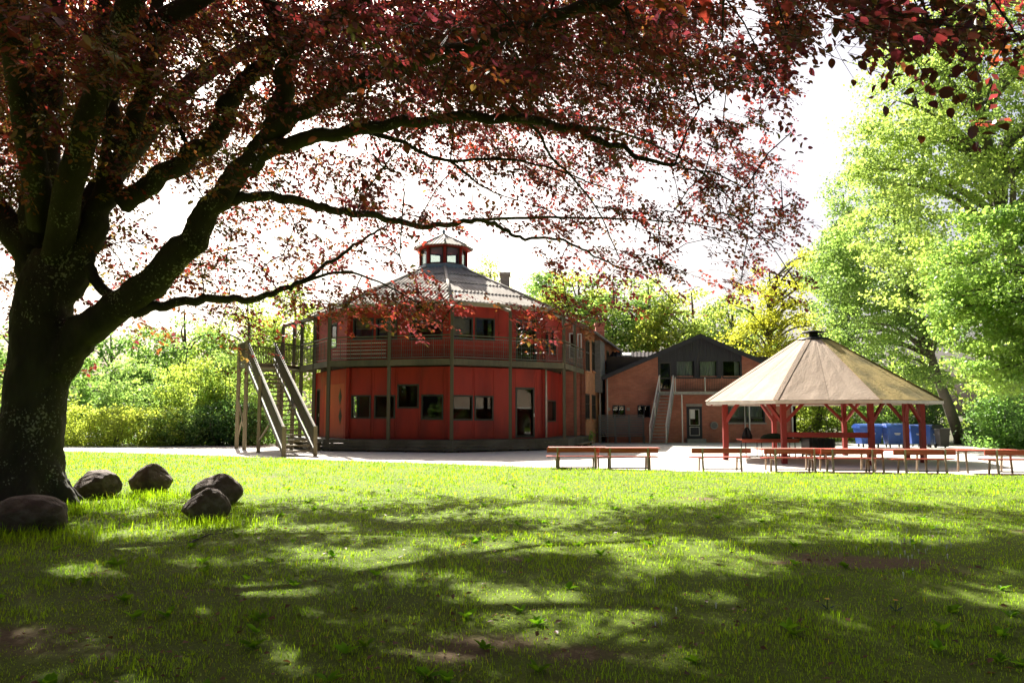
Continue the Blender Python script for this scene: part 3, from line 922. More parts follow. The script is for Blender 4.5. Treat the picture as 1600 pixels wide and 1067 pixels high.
# chimneys
def chimney(p, w, z0, z1, mat, cap):
    c = MB().box(p.x - w / 2, p.y - w / 2, z0, p.x + w / 2, p.y + w / 2, z1).build('chimney', mat, wg)
    MB().box(p.x - w / 2 - .06, p.y - w / 2 - .06, z1 - .12, p.x + w / 2 + .06, p.y + w / 2 + .06, z1 + .04).build('chimney_cap', cap, c)
pc = C1 + wlft * WW / 2 + wd * 2.2
pc = at(789, 440, 47.6); chimney(Vector((pc.x, 47.6, 0)), .55, 8.2, at(789, 428, 47.6).z, M['concrete'], M['concrete'])
pc = at(937, 515, 56); chimney(Vector((pc.x, 56, 0)), .6, 6.3, at(937, 506, 56).z, M['brick'], M['brick'])

# ---------------------------------------------------------------- gabled brick building
GY = 48.0
GX0, GX1, GXM = 5.62, 17.05, 11.33
GZE, GZR = 3.98, 6.42
gb = empty('gabled_building', ((GX0 + GX1) / 2, GY, 0), 'red brick building with black boarded gable and a pair of small dark windows', 'building')
gf = Facet((GX0, GY), (GX1, GY))
gw = [gf.rect(957, 633, 977, 652.5), gf.rect(996, 633, 1016.5, 652.5), gf.rect(1137, 632, 1195, 660)]
gd = gf.rect(1072.5, 635, 1096.5, 685)
dark = gf.rect(1027.5, 545, 1158.5, 592.5)
ud = gf.rect(1029.5, 566, 1048.5, 609)
sl2 = (GZR - GZE) / (GXM - GX0)
# brick front below the eaves
wall(gf, 0, GZE, gw + [gd] + [(ud[0], ud[1], ud[2], GZE)], M['brick'], gb, th=.3)
# brick triangles left and right of the boarded gable
def gz(u): return GZE + min(u, gf.L - u) * sl2
for ua, ub in ((0, dark[0]), (dark[2], gf.L)):
    mb = MB(); z0 = GZE
    q = [(ua, z0 - 0.0), (ub, z0), (ub, gz(ub)), (ua, gz(ua))]
    mb.add([gf.P(a, b, -.3) for a, b in q] + [gf.P(a, b, 0) for a, b in q], [(4, 5, 6, 7), (3, 2, 1, 0), (0, 1, 5, 4), (1, 2, 6, 5), (2, 3, 7, 6), (3, 0, 4, 7)])
    mb.build('wall', M['brick'], gb)
uw = [gf.rect(1055.5, 563, 1084.5, 591.5), gf.rect(1091.5, 563, 1120.5, 591.5), gf.rect(1128, 563, 1157.5, 591.5)]
uw = [(o[0], max(o[1], GZE + .02) if o[1] > GZE else o[1], o[2], o[3]) for o in uw]
zb2 = min(o[1] for o in uw)
# boards of the gable, one by one
nb = 24
bw = (dark[2] - dark[0]) / nb
for i in range(nb):
    a, b = dark[0] + bw * i, dark[0] + bw * (i + 1)
    m_ = (a + b) / 2
    segs = []
    top = None
    hit_ = [o for o in uw + [ud] if o[0] - .02 < m_ < o[2] + .02]
    if hit_:
        o = hit_[0]
        segs = [(o[3], None)] + ([(zb2 - .0, o[1])] if o[1] - zb2 > .03 else [])
    else:
        segs = [(zb2, None)]
    for z0, z1 in segs:
        za = gz(a) - .02 if z1 is None else z1; zb3 = gz(b) - .02 if z1 is None else z1
        q = [(a + .004, z0), (b - .004, z0), (b - .004, zb3), (a + .004, za)]
        mb = MB()
        mb.add([gf.P(x, z, .004) for x, z in q] + [gf.P(x, z, .03) for x, z in q], [(4, 5, 6, 7), (3, 2, 1, 0), (0, 1, 5, 4), (1, 2, 6, 5), (2, 3, 7, 6), (3, 0, 4, 7)])
        mb.build('board', M['navy'], gb)
# backing wall of the boarded part
bkf = Facet((GX0, GY), (GX1, GY))
mb = MB()
for c in wall_cells(dark[2], GZE, GZE + .9, [(o[0], GZE, o[2], min(o[3], GZE + .88)) for o in uw + [ud]], dark[0]):
    gf.block(mb, c[0], c[1], c[2], c[3], -.25, 0)
zq = GZE + .9
q = [(dark[0], zq), (dark[2], zq), (dark[2], gz(dark[2])), (GXM - GX0, GZR), (dark[0], gz(dark[0]))]
mb.add([gf.P(a, b, -.25) for a, b in q] + [gf.P(a, b, 0) for a, b in q], [(5, 6, 7, 8, 9), (4, 3, 2, 1, 0)])
mb.build('wall', M['navy'], gb)
for o in uw: window(gf, o, gb, frame=M['navy'], fw=.06, inset=.06)
M['curtain'] = surf('pale_curtain', (.42, .39, .40), (.32, .30, .31), 5, .9, stretch=(6, 1, .2))
for o, f0_, f1_ in ((uw[0], .04, .96), (uw[1], .04, .96), (uw[2], .7, .97), (gw[2], .04, .46), (gw[2], .54, .97)):
    mb = MB(); n_ = 16; vs = []; fs = []
    for i in range(n_ + 1):
        u_ = o[0] + (o[2] - o[0]) * (f0_ + (f1_ - f0_) * i / n_); d_ = -.3 + .03 * math.cos(i * 2.2)
        vs += [gf.P(u_, o[1] + (.3 if o is gw[2] else .08) * (o[3] - o[1]), d_), gf.P(u_, o[3] - .03, d_)]
    for i in range(n_): fs.append((2 * i, 2 * i + 2, 2 * i + 3, 2 * i + 1))
    mb.add(vs, fs); mb.build('curtain', M['curtain'], gb)
for o in gw[:2]: window(gf, o, gb, frame=M['navy'], fw=.06, inset=.16, mull=1)
window(gf, gw[2], gb, frame=M['dark_frame'], fw=.07, inset=.12, mull=1, trans=.25, sill=M['concrete'])
window(gf, ud, gb, frame=M['dark_frame'], fw=.08, inset=.08, trans=.42, name='door')
dr = window(gf, gd, gb, frame=M['navy'], fw=.16, inset=.06, name='door')
zm = gd[1] + (gd[3] - gd[1]) * .38
mb = MB(); gf.block(mb, gd[0] + .17, gd[1] + .17, gd[2] - .17, zm, -.07, -.02); mb.build('lower_panel', M['navy'], dr)
mb = MB()
for z0, z1 in ((gd[1] + .17, zm - .03), (zm + .05, gd[3] - .16)):
    for a, b, c, d in ((gd[0] + .165, z0, gd[0] + .195, z1), (gd[2] - .195, z0, gd[2] - .165, z1), (gd[0] + .2, z0, gd[2] - .2, z0 + .03), (gd[0] + .2, z1 - .03, gd[2] - .2, z1)):
        gf.block(mb, a, b, c, d, -.018, .034)
mb.build('trim', M['white_pipe'], dr)
mb = MB(); gf.block(mb, gd[0] + .22, zm + .45, gd[0] + .5, zm + 1.0, -.016, -.006); mb.build('notice', M['white'], dr, label='white paper notice inside the door glass')
mb = MB(); gf.block(mb, gd[0] - .03, gd[3] + .01, gd[2] + .03, gd[3] + .16, .003, .05); mb.build('lintel', M['concrete'], gb)
mb = MB(); gf.block(mb, gd[0] - .1, .0, gd[2] + .1, gd[1] - .01, .003, .5); mb.build('doorstep', M['concrete'], gb)
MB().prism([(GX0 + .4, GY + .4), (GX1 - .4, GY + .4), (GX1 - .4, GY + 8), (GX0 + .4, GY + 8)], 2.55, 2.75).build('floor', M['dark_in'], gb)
MB().box(GX0 + .5, GY + 3.4, .1, GX1 - .5, GY + 3.5, 5.4).build('added_partition', M['dark_in'], gb)  # dark partition added inside to block light showing through the windows
for pq in (((GX1, GY), (GX1, GY + 9)), ((GX1, GY + 9), (GX0, GY + 9))):
    wall(Facet(*pq), 0, GZE, [(2, 1, 4, 2.3), (6, 1, 7.5, 2.3)], M['brick'], gb, th=.3)
pitched(gb, Vector((GX0, GY + .05, 0)), Vector((0, 1, 0)), Vector((1, 0, 0)), 9, GX1 - GX0, GZE, GZR, .25, .45, M['dark_roof'], wv=.3)
for sgn, xe in ((1, GX0 - .28), (-1, GX1 + .28)):
    bar('barge_board', M['navy'], gb, (xe, GY - .42, GZE - .28 * sl2 - .06), (GXM, GY - .42, GZR - .06), .04, .24)
MB().tube([gf.P(.1, .02, .1), gf.P(.1, 2, .1), gf.P(.1, GZE - .2, .1)], [.045] * 3, 8).build('downpipe', M['white_pipe'], gb)
MB().tube([gf.rect(1158, 620, 1160, 625) and gf.P(gf.hit(1163, 650)[0], .02, .1), gf.P(gf.hit(1163, 650)[0], 2.4, .1)], [.035] * 2, 8).build('downpipe', M['white_pipe'], gb)
MB().tube([gf.P(gf.hit(1237, 650)[0], .02, .1), gf.P(gf.hit(1237, 650)[0], GZE - .2, .1)], [.05] * 2, 8).build('downpipe', M['white'], gb)
for x_ in (951, 981.5):
    u, z = gf.hit(x_, 639)
    mb = MB(); gf.block(mb, u - .09, z - .09, u + .09, z + .09, .003, .05)
    for j in range(3): gf.block(mb, u - .075, z - .065 + j * .05, u + .075, z - .045 + j * .05, .05, .062)
    mb.build('vent', M['concrete'], gb)
# balcony in front of the boarded gable
bz = gf.hit(1080, 615)[1]
ub0, ub1 = ud[0] - .15, dark[2] + .2
mb = MB(); gf.block(mb, ub0, bz - .07, ub1, bz + .1, .0, 1.0); mb.build('balcony_slab', M['concrete'], gb)
for u in (gf.hit(1050, 600)[0], (ub0 + ub1) / 2, ub1 - .05):
    bar('balcony_post', M['steel'], gb, gf.P(u, bz + .1, .95), gf.P(u, bz + .95, .95), .05, .05)
ur0 = gf.hit(1050, 600)[0]
for z in (.22, .95):
    bar('balcony_rail', M['black'], gb, gf.P(ur0, bz + z, .95), gf.P(ub1, bz + z, .95), .04, .035)
nb = 44
for i in range(1, nb):
    u = ur0 + (ub1 - ur0) * i / nb
    bar('baluster', M['black'], gb, gf.P(u, bz + .22, .95), gf.P(u, bz + .94, .95), .014, .014)
for u in (ub0 + 1.3, ub1 - .1):
    bar('balcony_post', M['steel'], gb, gf.P(u, 0, .9), gf.P(u, bz - .072, .9), .07, .07)

# round grey lid on the wall
u, z = gf.hit(1115, 664.5)
sp = gf.P(u, z, 0)
rl = empty('hose_reel', sp, 'small round grey hose reel fixed to the brick wall beside the door', 'hose reel')
def disc_y(r, y0, y1, mat, nm):
    n = 20; vs = []; fs = []
    for yy in (y0, y1):
        for k in range(n):
            t = 2 * math.pi * k / n; vs.append((sp.x + r * math.cos(t), sp.y - yy, sp.z + r * math.sin(t)))
    fs = [tuple(range(n, 2 * n)), tuple(reversed(range(n)))] + [(k, (k + 1) % n, n + (k + 1) % n, n + k) for k in range(n)]
    return MB().add(vs, fs).build(nm, mat, rl)
disc_y(.23, .06, .16, M['concrete'], 'drum'); disc_y(.17, .161, .19, M['greywood'], 'cover'); disc_y(.06, .002, .059, M['black'], 'bracket')

# link roof behind
lk = empty('link_building', (8.2, 54, 0), 'low link building with dark corrugated roof and skylight between the wing and gabled building', 'building')
a0, a1 = at(946, 566, 52.0), at(1030, 566, 52.0); b0, b1 = at(946, 550, 56.0), at(1030, 550, 56.0)
vs = []; fs = []; n = 70
for i in range(n + 1):
    s_ = i / n; h = .04 * math.cos(2 * math.pi * i / 5)
    e = a0.lerp(a1, s_) + up * h; r = b0.lerp(b1, s_) + up * h
    vs += [e, r, e - up * .08, r - up * .08]
for i in range(n):
    a = 4 * i; fs += [(a, a + 4, a + 5, a + 1), (a + 2, a + 3, a + 7, a + 6), (a + 2, a + 6, a + 4, a)]
MB().add(vs, fs).build('roof_slope', M['dark_roof'], lk)
wall(Facet((a0.x + .1, 52.3), (a1.x, 52.3)), 0, a0.z - .05, [], M['navy'], lk, th=.2)  # dark colour here stands in for shade on the wall under the roof
c = at(979, 555, 54.6)
mb = MB(); nrm = (b0 - a0).normalized()
mb.hexa([c + Vector((-.35, 0, .0)) - nrm * .4, c + Vector((.35, 0, 0)) - nrm * .4, c + Vector((.35, 0, 0)) + nrm * .4, c + Vector((-.35, 0, 0)) + nrm * .4] +
        [c + Vector((-.3, 0, .1)) - nrm * .4, c + Vector((.3, 0, .1)) - nrm * .4, c + Vector((.3, 0, .1)) + nrm * .4, c + Vector((-.3, 0, .1)) + nrm * .4])
mb.build('skylight', M['white'], lk)

# ---------------------------------------------------------------- steel staircase
sb0, sb1 = gnd(1015.5, 693.5), gnd(1041, 693.5)
st_top_z = bz + .1
ms = empty('steel_staircase', (sb0 + sb1) / 2, 'straight galvanised steel staircase leading up to the upper door of the gabled building', 'staircase')
ta, tb = gf.P(gf.hit(1026, 600)[0], 0, 1.0), gf.P(gf.hit(1047, 600)[0], 0, 1.0)
n = 15
for i in range(n):
    f = (i + .6) / (n + .2)
    z = st_top_z * (i + 1) / (n + 1)
    bar('tread', M['concrete'], ms, sb0.lerp(ta, f) + up * z, sb1.lerp(tb, f) + up * z, .24, .04)
for a, b in ((sb0, ta), (sb1, tb)):
    bar('stringer', M['steel'], ms, a + up * .04, b + up * (st_top_z - .04), .03, .24)
    bar('handrail', M['white_pipe'], ms, a + up * 1.0, b + up * (st_top_z + .95), .06, .06)
    for f in (0.01, .5, .99):
        p = a.lerp(b, f); bar('post', M['steel'], ms, p + up * (st_top_z * f), p + up * (st_top_z * f + .97), .05, .05)
    bar('mid_rail', M['steel'], ms, a + up * .55, b + up * (st_top_z + .5), .03, .03)

# grey slatted screen in front of the brick wall
fa, fb = gnd(936, 692), gnd(1007, 692)
fe = empty('slatted_screen', (fa + fb) / 2, 'grey weathered slatted timber screen with a low bench rail before the brick wall', 'screen')
fh = 1.62
for i in range(11):
    z = .54 + i * .1
    bar('slat', M['greywood'], fe, fa + up * z, fb + up * z, .022, .066)
bar('cap_rail', M['greywood'], fe, fa + up * (fh + .02), fb + up * (fh + .02), .1, .04)
bar('bench_rail', M['greywood'], fe, fa + up * .42 + Vector((0, -.22, 0)), fb + up * .42 + Vector((0, -.22, 0)), .34, .05)
for f in (0.01, .36, .67, .985):
    p = fa.lerp(fb, f)
    bar('post', M['greywood'], fe, p + Vector((0, .07, 0)), p + Vector((0, .07, fh)), .09, .09)
    bar('leg', M['greywood'], fe, p + Vector((0, -.3, 0)), p + Vector((0, -.3, .395)), .08, .08)
# ---------------------------------------------------------------- gazebo
GC = Vector((11.42, 30.0, 0)); GT0 = 7.0
def GV(R, k):
    a = rad(GT0 + 45 * k)
    return Vector((GC.x + R * math.sin(a), GC.y - R * math.cos(a), 0))
GR, GP = 4.28, 3.58
gz_e, gz_t, gr_t = 2.13, 4.5, .52
gz_ = empty('gazebo', GC, 'open eight-sided shelter on red posts with tan felt roof', 'gazebo')
for k in range(8):
    a = GV(GP, k)
    bar('post', M['rust_red'], gz_, a, a + up * (gz_e + .12), .165, .165)
    b = GV(GP, k + 1)
    bar('beam', M['rust_red'], gz_, a.lerp(b, .02) + up * (gz_e + .06), a.lerp(b, .98) + up * (gz_e + .06), .12, .2)
    d = (b - a).normalized()
    bar('brace', M['rust_red'], gz_, a + d * .08 + up * 1.42, a + d * .72 + up * (gz_e - .02), .09, .11)
    bar('brace', M['rust_red'], gz_, b - d * .08 + up * 1.42, b - d * .72 + up * (gz_e - .02), .09, .11)
    # rafters
    bar('rafter', M['rust_red'], gz_, GV(GR - .08, k) + up * (gz_e - .05), GV(gr_t, k) + up * (gz_t - .12), .08, .14)
    # felt roof laid in strips that run up the slope
    mossy = k in (0, 1, 2)
    kk = k
    e0, e1, t0, t1 = GV(GR, k) + up * gz_e, GV(GR, k + 1) + up * gz_e, GV(gr_t, k) + up * gz_t, GV(gr_t, k + 1) + up * gz_t
    MB().hexa([e0 - up * .05, e1 - up * .05, t1 - up * .05, t0 - up * .05, e0 - up * .008, e1 - up * .008, t1 - up * .008, t0 - up * .008]).build('roof_deck', M['oldwood'], gz_)
    n = 4
    ed = (e1 - e0); eL = ed.length; ed = ed / eL
    nrm = ed.cross((t0 + t1) / 2 - (e0 + e1) / 2).normalized()
    if nrm.z < 0: nrm = -nrm
    for i in range(n):
        s0, s1 = i / n, (i + 1) / n + (.012 if i < n - 1 else 0)
        off = .004 + .007 * (i % 2)
        p = [e0.lerp(e1, s0), e0.lerp(e1, min(1, s1)), t0.lerp(t1, min(1, s1)), t0.lerp(t1, s0)]
        m = 10; vs = []; fs = []
        rs = random.Random(k * 10 + i)
        for j in range(m + 1):
            f = j / m
            for q in (0, .33, .66, 1):
                c = (p[0].lerp(p[1], q)).lerp(p[3].lerp(p[2], q), f)
                c = c + nrm * (off + (rs.uniform(0, .012) if 0 < q < 1 else 0))
                if j == 0: c = c - up * .0
                vs.append(c)
        for j in range(m):
            for q in range(3):
                a_ = j * 4 + q; fs.append((a_, a_ + 1, a_ + 5, a_ + 4))
        b0 = len(vs)
        vs += [p[0] - up * .045 - nrm * .0, p[1] - up * .045]
        fs.append((b0, b0 + 1, 3, 0))
        MB().add(vs, fs).build('felt_strip', M['felt_moss'] if mossy else M['felt'], gz_)
    fa_ = Facet(GV(GR + .012, k), GV(GR + .012, k + 1))
    mb = MB(); fa_.block(mb, 0, gz_e - .11, fa_.L, gz_e - .004, -.03, 0); mb.build('eave_board', M['white_pipe'], gz_)
    a, b = GV(GR + .01, k) + up * (gz_e + .012), GV(gr_t, k) + up * (gz_t + .014)
    MB().beam(a, b, .16, .014, nrm).build('hip_strip', M['felt_moss'] if mossy else M['felt'], gz_)
ring = [(GV(gr_t + .1, k).x, GV(gr_t + .1, k).y) for k in range(8)]
MB().lathe([(gr_t + .14, -.07), (gr_t + .02, .0), (gr_t - .15, .03)], 8, (GC.x, GC.y, gz_t + .03)).build('roof_collar', M['black'], gz_)
MB().lathe([(.16, 0), (.16, .22)], 12, (GC.x, GC.y, gz_t + .04)).build('flue', M['black'], gz_)
MB().lathe([(.42, .0), (.42, .03), (.05, .1)], 16, (GC.x, GC.y, gz_t + .24)).build('flue_cover', M['black'], gz_)
a, b = GV(GP, -1), GV(GP, 0)
bar('cross_rail', M['rust_red'], gz_, a.lerp(b, .03) + up * .98, a.lerp(b, .97) + up * .98, .05, .17)

# fire box under the shelter
fp = empty('fire_box', (11.5, 30.2, 0), 'black metal fire box standing under the middle of the shelter', 'fire pit')
fo = Vector((11.5, 30.2, 0))
mb = MB()
for x0, x1, y0, y1 in ((-.45, .45, -.45, -.41), (-.45, .45, .41, .45), (-.45, -.41, -.408, .408), (.41, .45, -.408, .408)):
    mb.box(fo.x + x0, fo.y + y0, .14, fo.x + x1, fo.y + y1, .76)
mb.box(fo.x - .405, fo.y - .405, .3, fo.x + .405, fo.y + .405, .34)
mb.build('box', M['black'], fp)
for i in range(8):
    x = fo.x - .47 + i * .134
    bar('rib', M['black'], fp, (x, fo.y - .465, .14), (x, fo.y - .465, .76), .03, .03)
for sx in (-1, 1):
    for sy in (-1, 1):
        bar('leg', M['black'], fp, (fo.x + sx * .42, fo.y + sy * .42, 0), (fo.x + sx * .42, fo.y + sy * .42, .14), .06, .06)
for i in range(9):
    bar('grate_bar', M['black'], fp, (fo.x - .4 + i * .1, fo.y - .41, .775), (fo.x - .4 + i * .1, fo.y + .41, .775), .02, .02)

# ---------------------------------------------------------------- benches and tables along the lawn edge
def make_bench(L, label):
    t = empty('bench', (0, 0, 0), label, 'bench', 'red benches along the lawn edge')
    bar('backrest', M['bench_red'], t, (-L / 2, .02, .665), (L / 2, .02, .665), .035, .165)
    for j in range(3):
        y = .12 + j * .115
        bar('seat_plank', M['bench_red'], t, (-L / 2, y, .445), (L / 2, y, .445), .105, .034)
    for sx in (-1, 1):
        x = sx * (L / 2 - .31)
        mb = MB()
        mb.beam((x, -.07, 0), (x, -.012, .42), .05, .05); mb.beam((x, -.012, .4201), (x, -.03, .755), .045, .035)
        mb.beam((x, .0, .41), (x, .40, .41), .04, .035)
        mb.build('back_leg', M['bench_steel'], t)
        MB().beam((x, .43, 0), (x, .36, .42), .045, .045).build('front_leg', M['bench_steel'], t)
    bar('stretcher', M['black'], t, (-L / 2 + .31, -.04, .09), (L / 2 - .31, -.04, .09), .03, .035)
    return t
def make_table(L, label):
    t = empty('table', (0, 0, 0), label, 'table', 'red tables behind the benches')
    for j in range(5):
        y = -.33 + j * .165
        bar('top_plank', M['bench_red'], t, (-L / 2, y, .725), (L / 2, y, .725), .155, .035)
    for sx in (-1, 1):
        x = sx * (L / 2 - .3)
        for sy in (-1, 1):
            MB().beam((x, sy * .3, 0), (x, sy * .22, .70), .045, .045).build('leg', M['bench_steel'], t)
        bar('crossbar', M['bench_steel'], t, (x, -.3, .685), (x, .3, .685), .04, .035)
    return t
BN = [(857, 944, 735, 2, 'red bench at the right end of the house deck, left of a touching pair', 'red table behind the left bench of the pair before the house deck'),
      (938, 1028, 736, 0, 'red bench with bare yard behind, right one of the touching pair near the house', 'red table behind the right bench of the pair near the house'),
      (1085, 1171, 737, 1, 'red bench standing alone at the left post of the shelter', None),
      (1195, 1290, 738.5, 0, 'red bench before the picnic table and left front post of the shelter', 'red table behind the bench before the left front shelter post'),
      (1286, 1379, 739.5, -1, 'red bench in front of the fire box and right front post of the shelter', 'red table behind the bench in front of the fire box'),
      (1399, 1494, 741, 0, 'red bench in front of the blue bins', 'red table behind the bench in front of the blue bins'),
      (1543, 1640, 742, -3, 'red bench cut by the right edge of the picture', 'red table partly beyond the right edge of the picture')]
b0_ = t0_ = None
for x0, x1, gy, rz, lb, tl in BN:
    g = gnd((x0 + x1) / 2, gy)
    L = (x1 - x0) / F_PX * g.y
    if b0_ is None: b0_ = make_bench(1.74, lb); o = b0_
    else: o = copy_tree(b0_)
    o.location = g + up * .012; o.rotation_euler = (0, 0, rad(rz)); o['label'] = lb; o.scale = (1, 1, .9)
    if tl:
        if t0_ is None: t0_ = make_table(1.8, tl); o = t0_
        else: o = copy_tree(t0_)
        sh = {1399: -.28, 1543: -.42}.get(x0, .12)
        o.location = g + Vector((sh, .86, .005)); o.rotation_euler = (0, 0, rad(rz - 2)); o['label'] = tl; o.scale = (1, 1, .88)

# picnic table inside the shelter with clothes on it
pt = empty('picnic_table', (9.9, 31.2, 0), 'red picnic table on thin black legs under the left side of the shelter', 'table')
po = Vector((9.95, 31.2, 0))
for j in range(5):
    bar('top_plank', M['bench_red'], pt, po + Vector((-1.12, -.3 + j * .15, .70)), po + Vector((1.12, -.3 + j * .15, .70)), .14, .05)
bar('apron', M['bench_red'], pt, po + Vector((-1.1, -.36, .64)), po + Vector((1.1, -.36, .64)), .03, .10)
for sx in (-1, -.35, .35, 1):
    for sy in (-1, 1):
        bar('leg', M['black'], pt, po + Vector((sx * .95, sy * .33, 0)), po + Vector((sx * .95, sy * .28, .67)), .03, .03)
for sy in (-1, 1):
    bar('foot_rail', M['black'], pt, po + Vector((-.95, sy * .33, .04)), po + Vector((.95, sy * .33, .04)), .03, .03)
def heap(name, c, rx, ry, rz, mat, seed, label, cat):
    rs = np.random.RandomState(seed)
    nu, nv = 28, 14; vs = []; fs = []
    for i in range(nv + 1):
        ph = math.pi / 2 * i / nv
        for k in range(nu):
            th = 2 * math.pi * k / nu
            r = 1 + .22 * math.sin(3 * th + seed) + .12 * math.sin(7 * th + 2 * ph + seed) + .06 * rs.rand()
            vs.append((c[0] + rx * r * math.cos(ph) * math.cos(th), c[1] + ry * r * math.cos(ph) * math.sin(th), c[2] + rz * math.sin(ph) * (1 + .25 * math.sin(4 * th + 3 * ph + seed))))
    for i in range(nv):
        for k in range(nu):
            fs.append((i * nu + k, i * nu + (k + 1) % nu, (i + 1) * nu + (k + 1) % nu, (i + 1) * nu + k))
    return MB().add(vs, fs, True).build(name, mat, None, label=label, cat=cat)
M['cloth_green'] = surf('dark_green_cloth', (.015, .05, .035), (.01, .03, .022), 9, .9)
M['cloth_black'] = surf('black_cloth', (.014, .014, .017), (.01, .01, .012), 9, .9)
heap('jacket', (po.x + .25, po.y, .727), .55, .26, .17, M['cloth_green'], 2, 'dark green jacket heaped on the picnic table', 'jacket')
heap('rucksack', (po.x - .78, po.y, .727), .17, .2, .36, M['cloth_black'], 5, 'black rucksack standing at the left end of the picnic table', 'bag')

# ---------------------------------------------------------------- bins
def make_container(label):
    t = empty('waste_container', (0, 0, 0), label, 'bin', 'blue wheeled waste containers behind the shelter')
    b = MB().hexa([(-.50, -.30, .17), (.50, -.30, .17), (.50, .30, .17), (-.50, .30, .17), (-.61, -.38, 1.02), (.61, -.38, 1.02), (.61, .38, 1.02), (-.61, .38, 1.02)]).build('body', M['blue'], t)
    for x in (-.3, 0, .3):
        MB().hexa([(x - .03, -.325, .25), (x + .03, -.325, .25), (x + .03, -.29, .25), (x - .03, -.29, .25), (x - .03, -.385, .92), (x + .03, -.385, .92), (x + .03, -.36, .92), (x - .03, -.36, .92)]).build('rib', M['blue'], b)
    rm = MB()
    rm.box(-.655, -.425, 1.0, .655, -.375, 1.08); rm.box(-.655, .375, 1.0, .655, .425, 1.08); rm.box(-.655, -.374, 1.0, -.605, .374, 1.08); rm.box(.605, -.374, 1.0, .655, .374, 1.08)
    rm.build('rim', M['blue'], t)
    vs = []; fs = []; n = 8
    for i in range(n + 1):
        y = -.43 + .86 * i / n; z = 1.085 + .14 * math.sin(math.pi * i / n) ** .7
        vs += [(-.64, y, z), (.64, y, z), (-.64, y, 1.083), (.64, y, 1.083)]
    for i in range(n):
        a = 4 * i; fs += [(a, a + 1, a + 5, a + 4), (a + 2, a, a + 4, a + 6), (a + 1, a + 3, a + 7, a + 5)]
    MB().add(vs, fs, False).build('lid', M['blue'], t)
    for sx in (-1, 1):
        bar('handle', M['blue'], t, (sx * .69, -.2, 1.04), (sx * .69, .2, 1.04), .03, .03)
        for sy in (-1, 1):
            mb = MB(); mb.tube([(sx * .40 - .02, sy * .24, .085), (sx * .40 + .02, sy * .24, .085)], [.085, .085], 14)
            w_ = mb.build('wheel', M['black'], t)
            bar('fork', M['steel'], t, (sx * .40, sy * .24, .10), (sx * .40, sy * .24, .17), .06, .03)
    mb = MB(); mb.box(-.18, -.392, .70, .2, -.386, .735); mb.box(-.13, -.39, .65, .15, -.384, .672)
    mb.build('print', M['white'], b)
    return t
c0 = None
for px, gy, rz, sc, lb in ((1357, 698.5, 4, (.98, 1, .98), 'blue wheeled container showing between the middle shelter posts, leftmost of the bins'), (1398, 699, -3, (.80, 1, 1.0), 'blue wheeled container with faint white lettering on its front, second bin'),
                           (1431, 698, 0, (.62, .8, .94), 'blue container half hidden behind the two red posts at the shelter edge'), (1452, 698.5, 30, (.52, .8, .94), 'narrow turned blue container next to the small grey bin')):
    g = gnd(px, gy)
    if c0 is None: c0 = make_container(lb); o = c0
    else: o = copy_tree(c0)
    o.location = g; o.rotation_euler = (0, 0, rad(rz)); o.scale = sc; o['label'] = lb
g = gnd(1473, 699.5)
wb = empty('wheelie_bin', (0, 0, 0), 'small grey two-wheeled bin at the end of the row of blue ones', 'bin')
MB().hexa([(-.2, -.2, .06), (.2, -.2, .06), (.2, .2, .06), (-.2, .2, .06), (-.26, -.28, .93), (.26, -.28, .93), (.26, .28, .93), (-.26, .28, .93)]).build('body', M['bin_grey'], wb)
MB().box(-.29, -.31, .90, .29, .31, .96).build('rim', M['bin_grey'], wb)
MB().hexa([(-.28, .30, .95), (.28, .30, .95), (.28, .36, .95), (-.28, .36, .95), (-.28, .40, 1.15), (.28, .40, 1.15), (.28, .44, 1.15), (-.28, .44, 1.15)]).build('lid', M['bin_grey'], wb)
for sx in (-1, 1):
    MB().tube([(sx * .24 - .02, .2, .1), (sx * .24 + .02, .2, .1)], [.1, .1], 14).build('wheel', M['black'], wb)
bar('handle', M['steel'], wb, (-.24, -.36, .98), (.24, -.36, .98), .03, .03)
wb.location = g

# ---------------------------------------------------------------- boulders
def boulder(px, gy, w, d, h, seed, peak, label, sink=.08, rz=0):
    rs = np.random.RandomState(seed)
    import bmesh
    bm = bmesh.new(); bmesh.ops.create_icosphere(bm, subdivisions=5, radius=1)
    pl = norm(rs.normal(size=(13, 3))); pl[:, 2] = pl[:, 2] * .8; pl = norm(pl)
    lim = rs.uniform(.70, .96, 13)
    ph = rs.uniform(0, 6, 9)
    g = gnd(px, gy)
    me = bpy.data.meshes.new('boulder')
    for v in bm.verts:
        c = np.array(v.co)
        dt = pl @ c
        k = np.min(np.where(dt > .05, lim / np.maximum(dt, .05), 9))
        r = min(1.0, k) * .8 + .2 * 1.0
        r *= 1 + .03 * math.sin(4 * c[0] + ph[0]) * math.sin(3 * c[1] + ph[1]) + .018 * math.sin(9 * c[0] + ph[2]) * math.sin(8 * c[2] + ph[3]) + .012 * math.sin(17 * c[1] + ph[4] + 6 * c[2])
        x, y, z = c * r
        sx = 1 - peak * max(0, z) * .55
        v.co = (x * sx + peak * .12 * z, y * sx, z)
    bm.to_mesh(me); bm.free()
    me.polygons.foreach_set('use_smooth', np.ones(len(me.polygons), bool))
    me.materials.append(M['stone'])
    o = bpy.data.objects.new('boulder', me); COL.objects.link(o)
    hh = h / 1.72
    o.scale = (w / 2, d / 2, hh); o.rotation_euler = (0, 0, rad(rz))
    o.location = (g.x, g.y + d * .35, hh * .86 - sink * .5 + .03)
    return tag(o, label, 'boulder', 'boulders at the foot of the beech')
boulder(22, 838, 1.12, .9, .50, 3, .1, 'low rounded boulder cut by the left edge in front of the trunk')
boulder(140, 783, .95, .8, .56, 8, .2, 'dark boulder lying right beside the beech trunk', rz=-10)
boulder(225, 774, .88, .75, .60, 12, .75, 'tall peaked boulder, the farthest of the five', rz=20)
